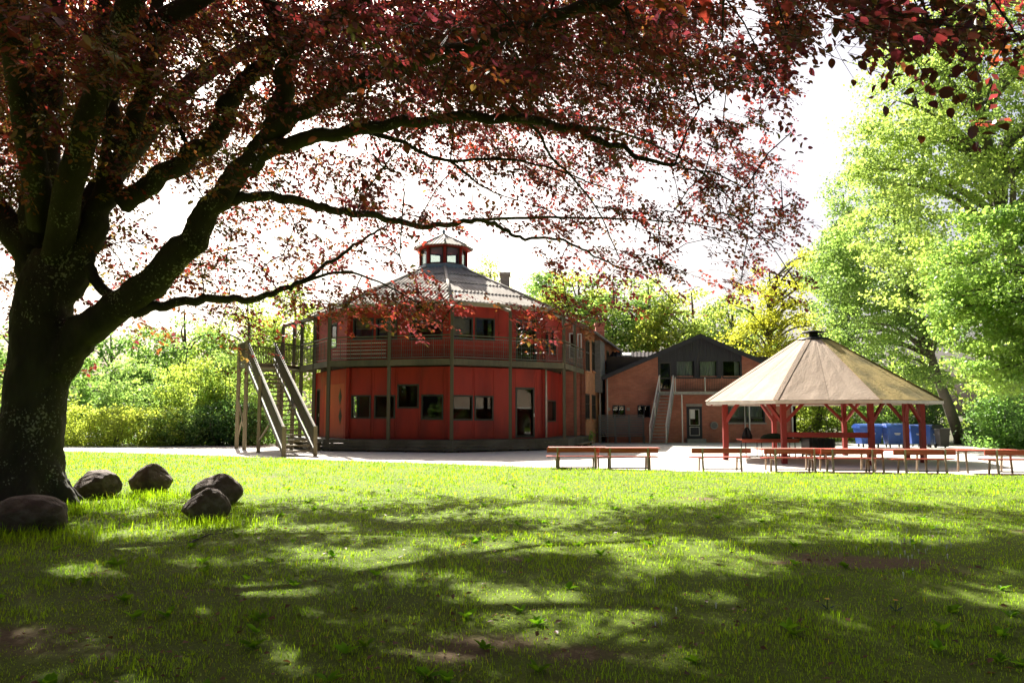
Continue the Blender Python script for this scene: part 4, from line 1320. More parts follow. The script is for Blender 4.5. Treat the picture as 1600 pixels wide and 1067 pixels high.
boulder(330, 794, .98, .8, .56, 21, .5, 'boulder with a sunlit top, behind the brown front one', rz=-20)
boulder(312, 820, .74, .65, .50, 33, .45, 'brown boulder leaning in front of the sunlit one', rz=10)
# ---------------------------------------------------------------- the copper beech
TB = Vector((-8.6, 14.2, 0))
beech = empty('copper_beech', TB, 'huge copper beech with dark lichen-spotted trunk and red leaves overhanging the lawn', 'tree')
tr = MB()
tp = [(-8.58, 14.2, -.1), (-8.58, 14.2, .12), (-8.55, 14.2, .45), (-8.5, 14.2, 1.1), (-8.48, 14.2, 1.9), (-8.45, 14.2, 2.7), (-8.46, 14.2, 3.3), (-8.38, 14.2, 3.9), (-8.3, 14.25, 4.6)]
trr = [.90, .78, .62, .535, .505, .495, .51, .50, .36]
pts = catmull(tp, 6)
rr = list(np.interp(np.linspace(0, len(tp) - 1, len(pts)), range(len(tp)), trr))
tr.tube(pts, rr, 36, .05, seed=3)
# root flares
for a in np.linspace(0, 6.28, 8)[:-1]:
    a += random.uniform(-.3, .3)
    d = Vector((math.cos(a), math.sin(a), 0)); L = random.uniform(.35, .7)
    tr.tube(catmull([TB + d * .45 + up * .75, TB + d * .72 + up * .3, TB + d * (.95) + up * .06, TB + d * (1.0 + L) - up * .14], 4), list(np.linspace(.2, .1, 13)), 10, .1, seed=int(a * 10))
LIMBS = []     # sampled (point, radius)
def limb(pl, r0, r1, name='limb', three=False, n=14, wob=.06):
    P = [Vector(p) if three else at(*p) for p in pl]
    pts = catmull(P, 7)
    m = len(pts)
    kk_ = len(LIMBS) * .37
    am = min(.07, .35 * r0)
    pts = [p + np.array([math.sin(i * .9 + kk_) + .6 * math.sin(i * 2.1 + kk_ * 3), .0, math.cos(i * 1.1 + kk_ * 2) + .6 * math.sin(i * 1.9 + kk_)]) * am * min(1, i / 4) * .55 for i, p in enumerate(pts)]
    rr = [r0 + (r1 - r0) * (i / (m - 1)) ** .85 for i in range(m)]
    if name == 'stem':
        for q, w in enumerate((.45, .6, .75, .86, .94)): rr[q] *= w
        tr.tube(pts, rr, 24, wob, seed=len(LIMBS))
    else: MB().tube(pts, rr, n, wob, seed=len(LIMBS)).build(name, M['bark_beech'], beech)
    for p, r in zip(pts, rr): LIMBS.append((np.array(p), r))
limb([(62, 490, 14.3), (54, 400, 14.35), (55, 310, 14.4), (50, 200, 14.5), (38, 100, 14.6), (22, 0, 14.8), (5, -130, 15)], .35, .13, 'stem')
limb([(85, 490, 14.2), (118, 420, 14.15), (150, 345, 14.1), (173, 275, 14.0), (172, 190, 14.0), (166, 100, 14.1), (160, 0, 14.2), (150, -160, 14.4)], .32, .12, 'stem')
limb([(170, 280, 14.0), (205, 205, 13.9), (232, 120, 13.8), (245, 40, 13.7), (258, -80, 13.6)], .22, .09, 'stem')
limb([(66, 640, 14.25), (108, 545, 14.15), (165, 494, 13.9), (225, 452, 13.6), (290, 383, 13.3), (345, 306, 13.1), (395, 247, 12.9), (432, 196, 12.8)], .37, .165, 'stem')
limb([(425, 205, 12.8), (441, 150, 12.8), (447, 100, 12.7), (476, 62, 12.4), (545, 15, 12), (620, -40, 11.5)], .19, .1)
limb([(398, 243, 12.9), (470, 219, 12.6), (560, 203, 12.2), (640, 191, 11.8), (760, 183, 11.2), (880, 197, 10.8), (960, 229, 10.6), (1050, 262, 10.4)], .15, .022, 'branch', n=10)
limb([(420, 212, 12.8), (500, 158, 12.3), (600, 112, 11.4), (700, 82, 10.4), (820, 42, 9.5), (950, 0, 8.6), (1080, -60, 8)], .16, .05, 'branch', n=10)
limb([(192, 318, 14.0), (245, 281, 13.8), (300, 242, 13.6), (343, 207, 13.4), (354, 165, 13.3), (385, 124, 13.2), (420, 96, 13.1), (431, 50, 13), (421, 0, 12.9), (405, -80, 12.8)], .19, .11)
limb([(352, 318, 13.1), (383, 308, 13.2), (438, 309, 13.6), (498, 323, 14.2), (534, 331, 14.6), (586, 337, 15.1), (652, 353, 15.8), (708, 350, 16.2), (744, 344, 16.5), (775, 351, 16.8), (798, 365, 17), (820, 373, 17.1), (870, 373, 17.4), (915, 392, 17.7), (951, 411, 18), (1010, 430, 18.3)], .10, .014, 'branch', n=10)
limb([(744, 344, 16.5), (834, 340, 16.8), (931, 341, 17), (1010, 344, 17.2), (1100, 353, 17.4), (1180, 372, 17.6)], .035, .010, 'branch', n=6)
limb([(205, 490, 13.7), (235, 481, 13.8), (290, 471, 14.1), (340, 466, 14.5), (394, 468, 15), (441, 452, 15.4), (466, 443, 15.6), (520, 407, 16), (565, 376, 16.4), (605, 352, 16.6)], .11, .022, 'branch', n=10)
limb([(466, 443, 15.6), (530, 425, 15.8), (580, 436, 16), (640, 466, 16.2), (690, 505, 16.3)], .035, .010, 'branch', n=6)
limb([(800, 167, 11.5), (843, 210, 11.6), (859, 243, 11.7), (892, 275, 11.8), (925, 315, 12), (944, 348, 12.2), (968, 405, 12.4)], .026, .008, 'branch', n=6)
limb([(560, 203, 12.2), (626, 221, 12.3), (662, 240, 12.5), (704, 251, 12.7), (786, 249, 13), (860, 263, 13.3), (960, 300, 13.8)], .045, .010, 'branch', n=6)
limb([(704, 251, 12.7), (737, 279, 12.9), (770, 300, 13), (830, 320, 13.2)], .022, .007, 'branch', n=6)
limb([(582, 240, 12.5), (600, 262, 12.6), (628, 275, 12.7), (632, 300, 12.8)], .02, .006, 'branch', n=6)
limb([(880, 197, 10.8), (960, 205, 12), (1040, 235, 13.5), (1110, 280, 15), (1165, 340, 16)], .028, .008, 'branch', n=6)
limb([(300, 240, 13.6), (260, 160, 13.5), (280, 150, 13.4), (330, 160, 13.2)], .05, .015, 'branch', n=6)
limb([(140, 380, 14.1), (143, 425, 14.0), (165, 455, 13.9), (205, 478, 13.7)], .10, .09, 'branch', n=10)
for pl, r0, r1 in (([(-8.3, 14.2, 4.2), (-6.5, 12.2, 7.0), (-3.5, 9.6, 9.2), (0, 8.0, 9.4), (2.6, 7.2, 8.0), (4.4, 6.8, 6.6)], .26, .03),
                   ([(-8.3, 14.3, 4.6), (-7, 17, 9), (-4.5, 20, 12), (-1, 22, 14)], .28, .05),
                   ([(-8.6, 14.3, 4.4), (-12, 14.5, 8), (-16, 15, 11), (-19, 15.5, 12)], .28, .05),
                   ([(-8.4, 14.0, 5), (-7.5, 11, 9), (-6, 8.5, 12), (-5, 6, 13)], .25, .05),
                   ([(-6, 12.6, 8), (-2, 13.4, 11), (2.5, 14.5, 13), (6, 15, 13.5)], .18, .04),
                   ([(-8.6, 14.3, 5), (-9, 15, 10), (-8.5, 15.5, 14), (-8, 16, 17)], .3, .06)):
    limb(pl, r0, r1, three=True)
trunk = tr.build('trunk', M['bark_beech'], beech)
rm = trunk.modifiers.new('union', 'REMESH'); rm.mode = 'VOXEL'; rm.voxel_size = .04; rm.use_smooth_shade = True
sm = trunk.modifiers.new('soften', 'SMOOTH'); sm.factor = .5; sm.iterations = 7
for nm_, sz_, st_ in (('folds', .42, .10), ('bark', .11, .035)):
    tx = bpy.data.textures.new(nm_, 'CLOUDS'); tx.noise_scale = sz_; tx.noise_depth = 3
    dm = trunk.modifiers.new(nm_, 'DISPLACE'); dm.texture = tx; dm.strength = st_; dm.mid_level = .58; dm.texture_coords = 'LOCAL'
LP = np.array([p for p, r in LIMBS])
LRAD = np.array([r for p, r in LIMBS])

DENS = [  # share of the sky hidden by leaves, cells of 100 x 75 px
    [9.3, 9.5, 8.8, 8.2, 8.6, 9.5, 9.6, 9.7, 9.6, 9.4, 8.6, 5.5, 7.2, 8.2, 8.0, 8.0],
    [9.3, 9.4, 8.2, 7.0, 7.8, 9.3, 9.4, 9.4, 9.2, 8.0, 7.2, 5.6, 3.6, 3.4, 2.6, 2.0],
    [9.2, 8.8, 7.2, 6.6, 6.8, 8.6, 8.2, 8.0, 7.8, 6.6, 5.8, 4.4, 1.2, 0.2, 0.0, 0.0],
    [8.8, 7.6, 6.8, 6.8, 6.0, 6.8, 6.6, 6.6, 6.6, 5.6, 5.0, 4.0, 1.4, 0.0, 0.0, 0.0],
    [8.0, 5.4, 2.2, 5.4, 5.6, 6.2, 5.4, 4.6, 5.6, 4.8, 4.8, 4.6, 3.6, 0.0, 0.0, 0.0],
    [6.6, 4.4, 5.2, 5.8, 5.4, 4.8, 4.4, 0.8, 2.4, 4.6, 4.4, 2.8, 1.4, 0.0, 0.0, 0.0],
    [4.0, 1.6, 1.6, 2.4, 2.6, 3.2, 3.6, 0.3, 1.8, 1.4, 0.4, 0.0, 0.0, 0.0, 0.0, 0.0],
    [2.6, 0.0, 0.0, 0.6, 0.0, 0.0, 0.8, 0.0, 0.4, 0.0, 0.0, 0.0, 0.0, 0.0, 0.0, 0.0]]
LEAF_A = .00125         # mean projected area of one leaf, m2
FLECKS = [(800, 948, .7), (930, 985, .55), (1060, 968, .6), (720, 1032, .4), (60, 1015, .5), (650, 912, .6), (560, 890, .7), (960, 850, 1.0), (900, 805, 1.3), (1100, 880, .7), (1300, 955, .45), (1330, 965, .3), (210, 840, .8),
          (480, 830, .9), (620, 845, .8), (1450, 850, 1.0), (1560, 835, 1.1), (330, 890, .6), (400, 930, .35), (1140, 945, .45), (700, 815, 1.1), (1230, 850, .8), (300, 770, 1.2), (1050, 790, 1.2), (860, 985, .4), (520, 1040, .4), (1010, 905, .6), (1580, 905, .5)]
FLK = [(gnd(px, py), r) for px, py, r in FLECKS]
def sun_gap(x, y, grow=1.0):
    x = np.asarray(x, float); y = np.asarray(y, float)
    g_ = fbm(x * .42 + 31, y * .75 + 5, 3) < .34
    for p, r in FLK:
        rr_ = .78 * r * grow * (1 + .5 * (vnoise(x * 1.7 + 3, y * 1.7) - .5))
        g_ |= ((x - p.x) / (rr_ * 1.25)) ** 2 + ((y - p.y) / (rr_ * .75)) ** 2 < 1
    return g_
def lands(P):
    return P[:, 0] - to_sun.x / to_sun.z * P[:, 2], P[:, 1] - to_sun.y / to_sun.z * P[:, 2]
sc_, sl_, cell_c = [], [], []
NSP = 15
for r in range(8):
    for c in range(16):
        cov = DENS[r][c] / 10
        if cov < .02: continue
        lai = -math.log(max(.02, 1 - cov * .99)) * 1.05
        subs = []
        lai *= (3.1 if r < 2 else 2.0 if r < 4 else 1.5)
        if c >= 13: subs = [(5.2, 8.0, .7)] if r == 0 else []
        elif c >= 11 and r < 2: subs = [(7, 12, .3), (12, 20, .7)]
        elif r < 2: subs = [(7.5, 11, .12 if c > 4 else .05), (11, 17, .33), (17, 27, .55)]
        elif r < 4: subs = [(10, 14, .15), (14, 19, .35), (19, 27, .5)]
        else: subs = [(13.2, 17, .4), (17, 23.5, .6)]
        if c < 1 and r > 3: subs = [(16, 24, 1.0)]
        if r >= 6: subs = [(15.5, 18.5, 1.0)]
        for y0, y1, sh in subs:
            ym = (y0 + y1) / 2
            area = (100 * ym / F_PX) * (75 * ym / F_PX)
            n = lai * sh * area / (LEAF_A * (1.9 if y0 >= 17 else 1.0)) / NSP
            n = int(n) + (random.random() < n % 1)
            if n <= 0: continue
            # a few clumps per cell, so that gaps stay open between them
            nc = max(1, min(4, int(round(n / 9))))
            for q in range(nc):
                m = n // nc + (1 if q < n % nc else 0)
                if m == 0: continue
                cx, cy = 100 * c + RS.uniform(12, 88), 75 * r + RS.uniform(8, 67)
                cyY = RS.uniform(y0, y1)
                sx = 33 if r < 4 else 27
                px = cx + RS.normal(0, sx, m); py = cy + RS.normal(0, sx * .62, m)
                YY_ = cyY + RS.normal(0, .55, m)
                if c >= 13:
                    py = np.where(py > 150, py - 60, py)
                ok = np.ones(m, bool)
                # where the sun finds its way through to the lawn
                pw_ = at_np(px, py, YY_)
                gx_ = pw_[:, 0] - to_sun.x / to_sun.z * pw_[:, 2]; gy_ = pw_[:, 1] - to_sun.y / to_sun.z * pw_[:, 2]
                ok &= ~((sun_gap(gx_, gy_)) & (RS.rand(m) < .92))
                # sight lines the photograph keeps open
                for hx, hy, hw, hh in ((283, 330, 55, 38), (1035, 290, 45, 30), (780, 420, 62, 42), (640, 290, 30, 22), (1175, 30, 30, 40), (1300, 200, 60, 200), (1120, 160, 50, 30), (1080, 400, 30, 40), (118, 250, 14, 50), (690, 392, 48, 34), (740, 430, 60, 28), (700, 560, 250, 45)):
                    ok &= ~(((px - hx) / hw) ** 2 + ((py - hy) / hh) ** 2 < 1)
                px, py, YY_ = px[ok], py[ok], YY_[ok]
                if len(px) == 0: continue
                sc_.append(at_np(px, py, YY_)); sl_.append(np.full(len(px), c))
                cell_c.append((len(px),))
extra = [(655, 480, 42, 38, 16.4, 34), (600, 460, 55, 26, 16.2, 22), (838, 500, 30, 34, 17.0, 20), (885, 465, 30, 30, 17.2, 11), (398, 512, 16, 20, 16.6, 9), (1150, 420, 30, 40, 17.6, 16), (1215, 350, 35, 14, 17.8, 14), (1110, 290, 50, 40, 16, 30), (1000, 170, 60, 40, 13, 40), (720, 470, 12, 20, 16.4, 3)]
for x, y, sx, sy, Y, n in extra:
    px, py = RS.normal(x, sx * .6, n), RS.normal(y, sy * .6, n)
    sc_.append(at_np(px, py, Y + RS.normal(0, .3, n))); sl_.append(np.full(n, 8)); cell_c.append((n,))
groups = sc_
SP = np.concatenate(sc_); SCOL = np.concatenate(sl_)
# leaves of the crown above and behind the frame: they shade the lawn
def canopy_extra(ncl):
    out = []
    while len(out) < ncl:
        p = np.array([RS.uniform(-24, 12), RS.uniform(-3, 30), RS.uniform(5.6, 18)])
        q = (p - np.array([-6.0, 13.0, 8.5])) / np.array([18, 17, 9.5])
        if (q ** 2).sum() > 1 or (q ** 2).sum() < .12: continue
        if p[0] > 5.5 and p[1] > 16: continue
        in_view = abs(p[0]) < .66 * p[1] + .8 and p[2] < CAM_Z + .53 * p[1] + .5
        if in_view: continue
        if vnoise(np.array([p[0] * .42 + 40]), np.array([p[1] * .42 + 11]))[0] < .30: continue
        out.append(p)
    return np.array(out)
CE = canopy_extra(1340)
CE = np.concatenate([CE, np.stack([RS.uniform(1.5, 7.5, 70), RS.uniform(5.5, 11, 70), RS.uniform(8.3, 11.5, 70)], 1)])  # out-of-view clusters added to shade the near leaves at upper right

PAL = np.array([[.75, .8, 1.3], [1.0, .9, 1.0], [1.25, 1.1, .8], [1.25, 2.6, .8], [1.05, 5.0, 1.2]])
def sprays(C, nleaf, length, leaf_l, six, colw, seed):
    """planar sprays: a twig with alternate leaves, lying near level and drooping outwards"""
    rs = np.random.RandomState(seed)
    n = len(C)
    out = C - np.array([-8.5, 14.2, 0]); out[:, 2] = 0
    az = np.arctan2(out[:, 1], out[:, 0]) + rs.normal(0, .9, n)
    d = norm(np.stack([np.cos(az), np.sin(az), rs.normal(-.28, .22, n)], 1))
    nr = norm(np.stack([rs.normal(0, .38, n), rs.normal(0, .38, n), np.ones(n)], 1))
    s = norm(np.cross(d, nr)); nr = np.cross(s, d)
    t = (np.arange(nleaf) + .5) / nleaf
    side = np.where(np.arange(nleaf) % 2 == 0, 1.0, -1.0)
    LL = length * rs.uniform(.7, 1.25, n)
    base = C[:, None, :] + d[:, None, :] * ((t - .5)[None, :, None] * LL[:, None, None]) - nr[:, None, :] * (t ** 2)[None, :, None] * .10
    off = rs.normal(0, .032, (n, nleaf, 3)) * np.array([1, 1, .8])
    P = (base + off).reshape(-1, 3)
    D = (d[:, None, :] * rs.uniform(.35, .9, (n, nleaf, 1)) + s[:, None, :] * (side[None, :, None]) * rs.uniform(.5, 1.1, (n, nleaf, 1)) + np.array([0, 0, -1]) * rs.uniform(.0, .75, (n, nleaf, 1))).reshape(-1, 3)
    Nn = (nr[:, None, :] + rs.normal(0, .30, (n, nleaf, 3))).reshape(-1, 3)
    Ls = leaf_l * rs.uniform(.5, 1.35, n * nleaf)
    V, F, k = leaf_geo(P, D, norm(Nn), Ls, .64, .07, six)
    pick = np.array([rs.choice(5, p=colw[i] if colw.ndim > 1 else colw) for i in range(n)])
    tint = PAL[pick][:, None, :] * rs.uniform(.7, 1.3, (n, nleaf, 1)) * (1 + rs.normal(0, .10, (n, nleaf, 3)))
    mixed = rs.rand(n, nleaf, 1) < .12
    tint = np.where(mixed, PAL[rs.choice(5, (n, nleaf))] * 1.0, tint)
    cols = np.repeat(np.clip(tint.reshape(-1, 3), .2, 6), k, 0)
    return V, F, cols, d, LL
wl_ = np.array([.22, .18, .12, .27, .21]); wr_ = np.array([.40, .34, .20, .05, .01]); wx_ = np.array([.72, .24, .04, 0, 0])  # wx_ favours dark tints on right-hand leaves in place of crown shade
cw = np.array([wl_ if c < 4 else (wl_ + wr_) / 2 if c < 5 else wr_ if c < 12 else wx_ for c in SCOL])
far_ = SP[:, 1] >= 17
D1 = np.zeros_like(SP); L1_ = np.zeros(len(SP))
V1, F1, C1_, D1[~far_], L1_[~far_] = sprays(SP[~far_], NSP, .58, .084, True, cw[~far_], 1)
crown = link_mesh('crown', fast_mesh('crown', V1, F1, 6, M['leaf_copper'], C1_), beech, kind='stuff')
V1, F1, C1_, D1[far_], L1_[far_] = sprays(SP[far_], NSP, .75, .112, False, cw[far_], 4)
link_mesh('far_crown', fast_mesh('far_crown', V1, F1, 4, M['leaf_copper'], C1_), beech, kind='stuff')
print('SPRAYS', len(SP), far_.sum())
# upper crown
CC = np.concatenate([p + RS.normal(0, 1, (20, 3)) * np.array([.85, .85, .38]) for p in CE])
CC = CC[~sun_gap(*lands(CC), 1.35)]
V2, F2, C2_, D2, L2_ = sprays(CC, 10, .9, .19, False, np.array([.36, .34, .2, .08, .02]), 2)
link_mesh('upper_crown', fast_mesh('upper_crown', V2, F2, 4, M['leaf_copper'], C2_), beech, kind='stuff')
# twigs: one per spray, and a branchlet from the nearest limb to every clump
def straight_tubes(A, B, ra, rb):
    n = len(A)
    t = norm(B - A)
    a = norm(np.cross(t, np.array([.3, .5, .8])[None])); b = np.cross(t, a)
    V = np.stack([P_ + (a * math.cos(2.094 * k) + b * math.sin(2.094 * k)) * r for P_, r in ((A, ra), (B, rb)) for k in range(3)], 1).reshape(-1, 3)
    base = np.arange(n)[:, None] * 6
    return V, np.concatenate([base + np.array([[k, (k + 1) % 3, 3 + (k + 1) % 3, 3 + k]]) for k in range(3)])
def prism_tubes(A, B, ra, rb, sag=.0):
    """three-sided tapering tubes A->B with a mid point, vectorised"""
    n = len(A)
    t = norm(B - A)
    a = norm(np.cross(t, np.array([.3, .5, .8])[None])); b = np.cross(t, a)
    Mid = (A + B) / 2 + np.array([0, 0, 1]) * sag[:, None] if isinstance(sag, np.ndarray) else (A + B) / 2
    rings = []
    for Pp, r in ((A, ra), (Mid, (ra + rb) / 2), (B, rb)):
        for k in range(3):
            th = 2.094 * k
            rings.append(Pp + (a * math.cos(th) + b * math.sin(th)) * (r[:, None] if isinstance(r, np.ndarray) else r))
    V = np.stack(rings, 1).reshape(-1, 3)
    base = np.arange(n)[:, None] * 9
    F = [base + np.array([[i * 3 + k, i * 3 + (k + 1) % 3, (i + 1) * 3 + (k + 1) % 3, (i + 1) * 3 + k]]) for i in range(2) for k in range(3)]
    return V, np.concatenate(F)
A = SP - D1 * (L1_[:, None] * .5); B = SP + D1 * (L1_[:, None] * .5)
tv, tf = straight_tubes(A, B, .0045, .002)
bv, bf = [tv], [tf]; cnt = len(tv)
cen = []
for g_ in groups:
    c = g_.mean(0); cen.append(c)
    v, f = straight_tubes(np.repeat(c[None], len(g_), 0), g_ + RS.normal(0, .02, g_.shape), .005, .0025)
    bv.append(v); bf.append(f + cnt); cnt += len(v)
cen = np.array(cen)
# branchlets grow clump by clump from the limbs outwards, always from the nearest wood already there
okl = LRAD < .3
D0 = np.linalg.norm(cen[:, None, :] - LP[okl][None], axis=2)
best = D0.min(1); src = LP[okl][D0.argmin(1)].copy()
done = np.zeros(len(cen), bool); par = np.zeros_like(cen); depth_ = np.zeros(len(cen)); pdep = np.zeros(len(cen))
for _ in range(len(cen)):
    q = np.argmin(np.where(done, 1e9, best)); done[q] = True; par[q] = src[q]; depth_[q] = pdep[q] + 1
    dd_ = np.linalg.norm(cen - cen[q], axis=1) * 1.12
    up_ = (~done) & (dd_ < best); best[up_] = dd_[up_]; src[up_] = cen[q]; pdep[up_] = depth_[q]
dist = np.linalg.norm(cen - par, axis=1)
long_ = (dist > 2.3) | (cen[:, 1] < 8.5)
par[long_] = cen[long_] + np.stack([RS.normal(-.15, .15, long_.sum()), RS.normal(.1, .15, long_.sum()), RS.uniform(.4, .8, long_.sum())], 1)
dist = np.linalg.norm(cen - par, axis=1)
v, f = prism_tubes(par, cen, np.clip(.022 / (depth_ ** .5), .005, .016), np.clip(.016 / (depth_ ** .5), .004, .012), .10 * dist)
bv.append(v); bf.append(f + cnt); cnt += len(v)
jj = np.array([np.argmin(((LP - p) ** 2).sum(1)) for p in CE])
lj = LP[jj]; fr2 = np.linalg.norm(lj - CE, axis=1) > 2.0
lj[fr2] = CE[fr2] + np.array([0, .3, .6])
v, f = prism_tubes(lj, CE, np.full(len(CE), .02), np.full(len(CE), .008), np.full(len(CE), .1))
bv.append(v); bf.append(f + cnt); cnt += len(v)
link_mesh('twigs', fast_mesh('twigs', np.concatenate(bv), [np.concatenate(bf)], 4, M['bark_beech']), beech, kind='stuff')
# the nearest leaves, big enough to be told apart: each one is an object of its own
def big_leaf(name, tint):
    n = 9; vs = []; fs = []
    for i in range(n + 1):
        t = i / n; w = .34 * math.sin(math.pi * t ** .85) ** .8 if 0 < t < 1 else .004
        zc = -.10 * (t - .5) ** 2 * 4 * .5
        rip = .012 * math.sin(i * 2.2)
        vs += [(-w, t, zc + w * .28 + rip), (-w * .5, t, zc + w * .11), (0, t, zc), (w * .5, t, zc + w * .11), (w, t, zc + w * .28 - rip)]
    for i in range(n):
        for k in range(4):
            a = i * 5 + k; fs.append((a, a + 1, a + 6, a + 5))
    b = len(vs)
    vs += [(-.012, -.16, .0), (.012, -.16, .0), (.012, .02, .004), (-.012, .02, .004)]; fs.append((b, b + 1, b + 2, b + 3))
    co = np.array(vs, float)
    return fast_mesh(name, co, [np.array(fs)], 4, M['leaf_copper'], np.repeat(np.array([tint], float), len(vs), 0), smooth=True)
BL = [big_leaf('leaf', t) for t in ((.45, .42, .6), (.65, .62, .6), (1.0, 1.8, .7), (.9, 3.8, 1.0))]  # first two tints put missing crown shade into the leaf colour
near = []
def near_group(cx, cy, sx, sy, y0, y1, n, w, size):
    for i in range(n):
        near.append((RS.normal(cx, sx), RS.normal(cy, sy), RS.uniform(y0, y1), w, size))
near_group(1330, 50, 45, 26, 5.6, 7, 26, (.5, .4, .1, 0), .085)
near_group(1420, 70, 45, 38, 5.2, 6.6, 34, (.5, .4, .1, 0), .085)
near_group(1512, 70, 40, 40, 4.8, 6.0, 40, (.4, .4, .2, 0), .085)
near_group(1520, 160, 22, 30, 4.8, 5.6, 16, (.3, .5, .1, .1), .085)
near_group(1470, 150, 30, 15, 5.2, 6, 10, (.5, .4, .1, 0), .085)
near_group(1530, 200, 10, 14, 4.8, 5.2, 5, (.3, .5, .1, .1), .085)
near_group(1375, 125, 25, 22, 6, 7, 12, (.6, .4, 0, 0), .085)
near_group(900, 150, 70, 35, 6.5, 8.5, 34, (.5, .4, .1, 0), .09)
near_group(1040, 140, 70, 28, 6.8, 8.6, 24, (.5, .4, .1, 0), .09)
near_group(1120, 230, 28, 26, 6.4, 7.4, 13, (.6, .3, 0, .1), .09)
near_group(960, 258, 26, 10, 6.4, 7.2, 9, (.4, .3, 0, .3), .09)
near_group(690, 120, 90, 45, 6.5, 8.5, 34, (.3, .45, .15, .1), .09)
near_group(545, 260, 26, 34, 5.8, 6.8, 12, (.0, .1, .2, .7), .09)
near_group(575, 205, 40, 22, 6.2, 7.4, 12, (.2, .2, .2, .4), .09)
near_group(800, 60, 120, 30, 6, 8, 19, (.3, .5, .2, 0), .09)
near = near[:300]
tw = []
for px, py, Y, w, size in near:
    py = max(6, py)
    p = at(px, py, Y)
    lm = BL[RS.choice(4, p=w)]
    L = size * RS.uniform(.75, 1.15)
    az = RS.uniform(0, 6.28); drp = RS.uniform(.05, 1.35)
    yv = Vector((math.cos(az) * math.cos(drp), math.sin(az) * math.cos(drp), -math.sin(drp)))
    nv = Vector((RS.normal(0, .45), RS.normal(0, .45), 1)).normalized()
    xv = yv.cross(nv).normalized(); zv = xv.cross(yv).normalized()
    mt = Matrix(((xv.x * L, yv.x * L, zv.x * L, p.x), (xv.y * L, yv.y * L, zv.y * L, p.y), (xv.z * L, yv.z * L, zv.z * L, p.z), (0, 0, 0, 1)))
    o = bpy.data.objects.new('leaf', lm); COL.objects.link(o); o.parent = crown
    o.matrix_local = mt          # crown's own frame is world space shifted back by its location
    tw.append((np.array(p - yv * L * .15), px, py))
NP = np.array([t[0] for t in tw])
order = np.argsort(NP[:, 0])
ta_, tb_ = [], []
for i, p in enumerate(NP):       # chain each leaf to a neighbour that hangs higher
    hi = [j for j in range(len(NP)) if NP[j, 2] > p[2] + .02]
    if hi:
        j = min(hi, key=lambda q: ((NP[q] - p) ** 2).sum())
        q = NP[j]
        if np.linalg.norm(q - p) > .55: q = p + np.array([RS.normal(0, .1), RS.normal(0, .1), .5])
    else: q = p + np.array([0, 0, .8])
    ta_.append(q); tb_.append(p)
v, f = prism_tubes(np.array(ta_), np.array(tb_), .003, .0016)
link_mesh('near_twigs', fast_mesh('near_twigs', v, [f], 4, M['bark_beech']), beech, kind='stuff')

# ---------------------------------------------------------------- other trees and shrubs
def foliage(name, parent, blobs, n, size, tint, var, clump, seed, flat=.5, nclump=None, hollow=.55, mat='leaf_green', label=None):
    """leaves in clumps spread through and over the given ellipsoids"""
    rs = np.random.RandomState(seed)
    B = np.array(blobs, float)
    vol = (B[:, 3] * B[:, 4] * B[:, 5]) ** .72
    ncl = nclump or max(12, n // 90)
    bi = rs.choice(len(B), ncl, p=vol / vol.sum())
    u = norm(rs.normal(size=(ncl, 3)))
    r = rs.uniform(hollow, 1.0, ncl) ** .7
    c = B[bi, :3] + u * r[:, None] * B[bi, 3:6]
    c[:, 2] = np.maximum(c[:, 2], .25 * rs.rand(ncl))
    ci = rs.randint(0, ncl, n)
    sz = clump * rs.uniform(.55, 1.35, ncl)
    P = c[ci] + rs.normal(0, 1, (n, 3)) * sz[ci][:, None] * np.array([1, 1, flat])
    P[:, 2] = np.maximum(P[:, 2], .03)
    D = norm(rs.normal(size=(n, 3)) + np.array([0, 0, -.35]))
    N = norm(rs.normal(0, .75, (n, 3)) + np.array([0, 0, 1.0]) + .5 * u[ci])
    L = size * rs.uniform(.6, 1.35, n)
    V, F, k = leaf_geo(P, D, N, L, .72, .10, False)
    ct = rs.normal(0, var, (ncl, 1)) * np.array([[1.0, .8, .4]]) + 1
    tn = np.array([tint]) * np.clip(ct[ci], .45, 1.7) * rs.uniform(.75, 1.25, (n, 1))
    me = fast_mesh(name, V, F, 4, M[mat], np.repeat(np.clip(tn, .02, 3), k, 0))
    return link_mesh(name, me, parent, kind='stuff'), c
def tree(name, label, base, trunk, blobs, n, size, tint, seed, cat='tree', r0=.3, var=.16, clump=.6, nlimb=14, group='trees around the yard', **kw):
    o = empty(name, base, label, cat, group)
    pts = catmull(trunk, 5); m = len(pts)
    MB().tube(pts, [r0 * (1 - .8 * i / (m - 1)) * (1.35 if i == 0 else 1) for i in range(m)], 12, .08, seed=seed).build('trunk', M['bark'], o)
    cr, c = foliage('crown', o, blobs, n, size, tint, var, clump, seed, **kw)
    rs = random.Random(seed)
    T = np.array(pts)
    lm = MB()
    for q in rs.sample(range(len(c)), min(nlimb, len(c))):
        j = min(range(m // 3, m), key=lambda i: abs(T[i, 2] - c[q][2] * .8) + rs.uniform(0, 1.2))
        a = Vector(T[j]); b = Vector(c[q]); mid = (a + b) / 2 + Vector((rs.uniform(-.3, .3), rs.uniform(-.3, .3), .12 * (b - a).length))
        lm.tube(catmull([a, mid, b], 4), list(np.linspace(r0 * .36, .02, 9)), 6, seed=q)
    lm.build('limbs', M['bark'], o)
    return o
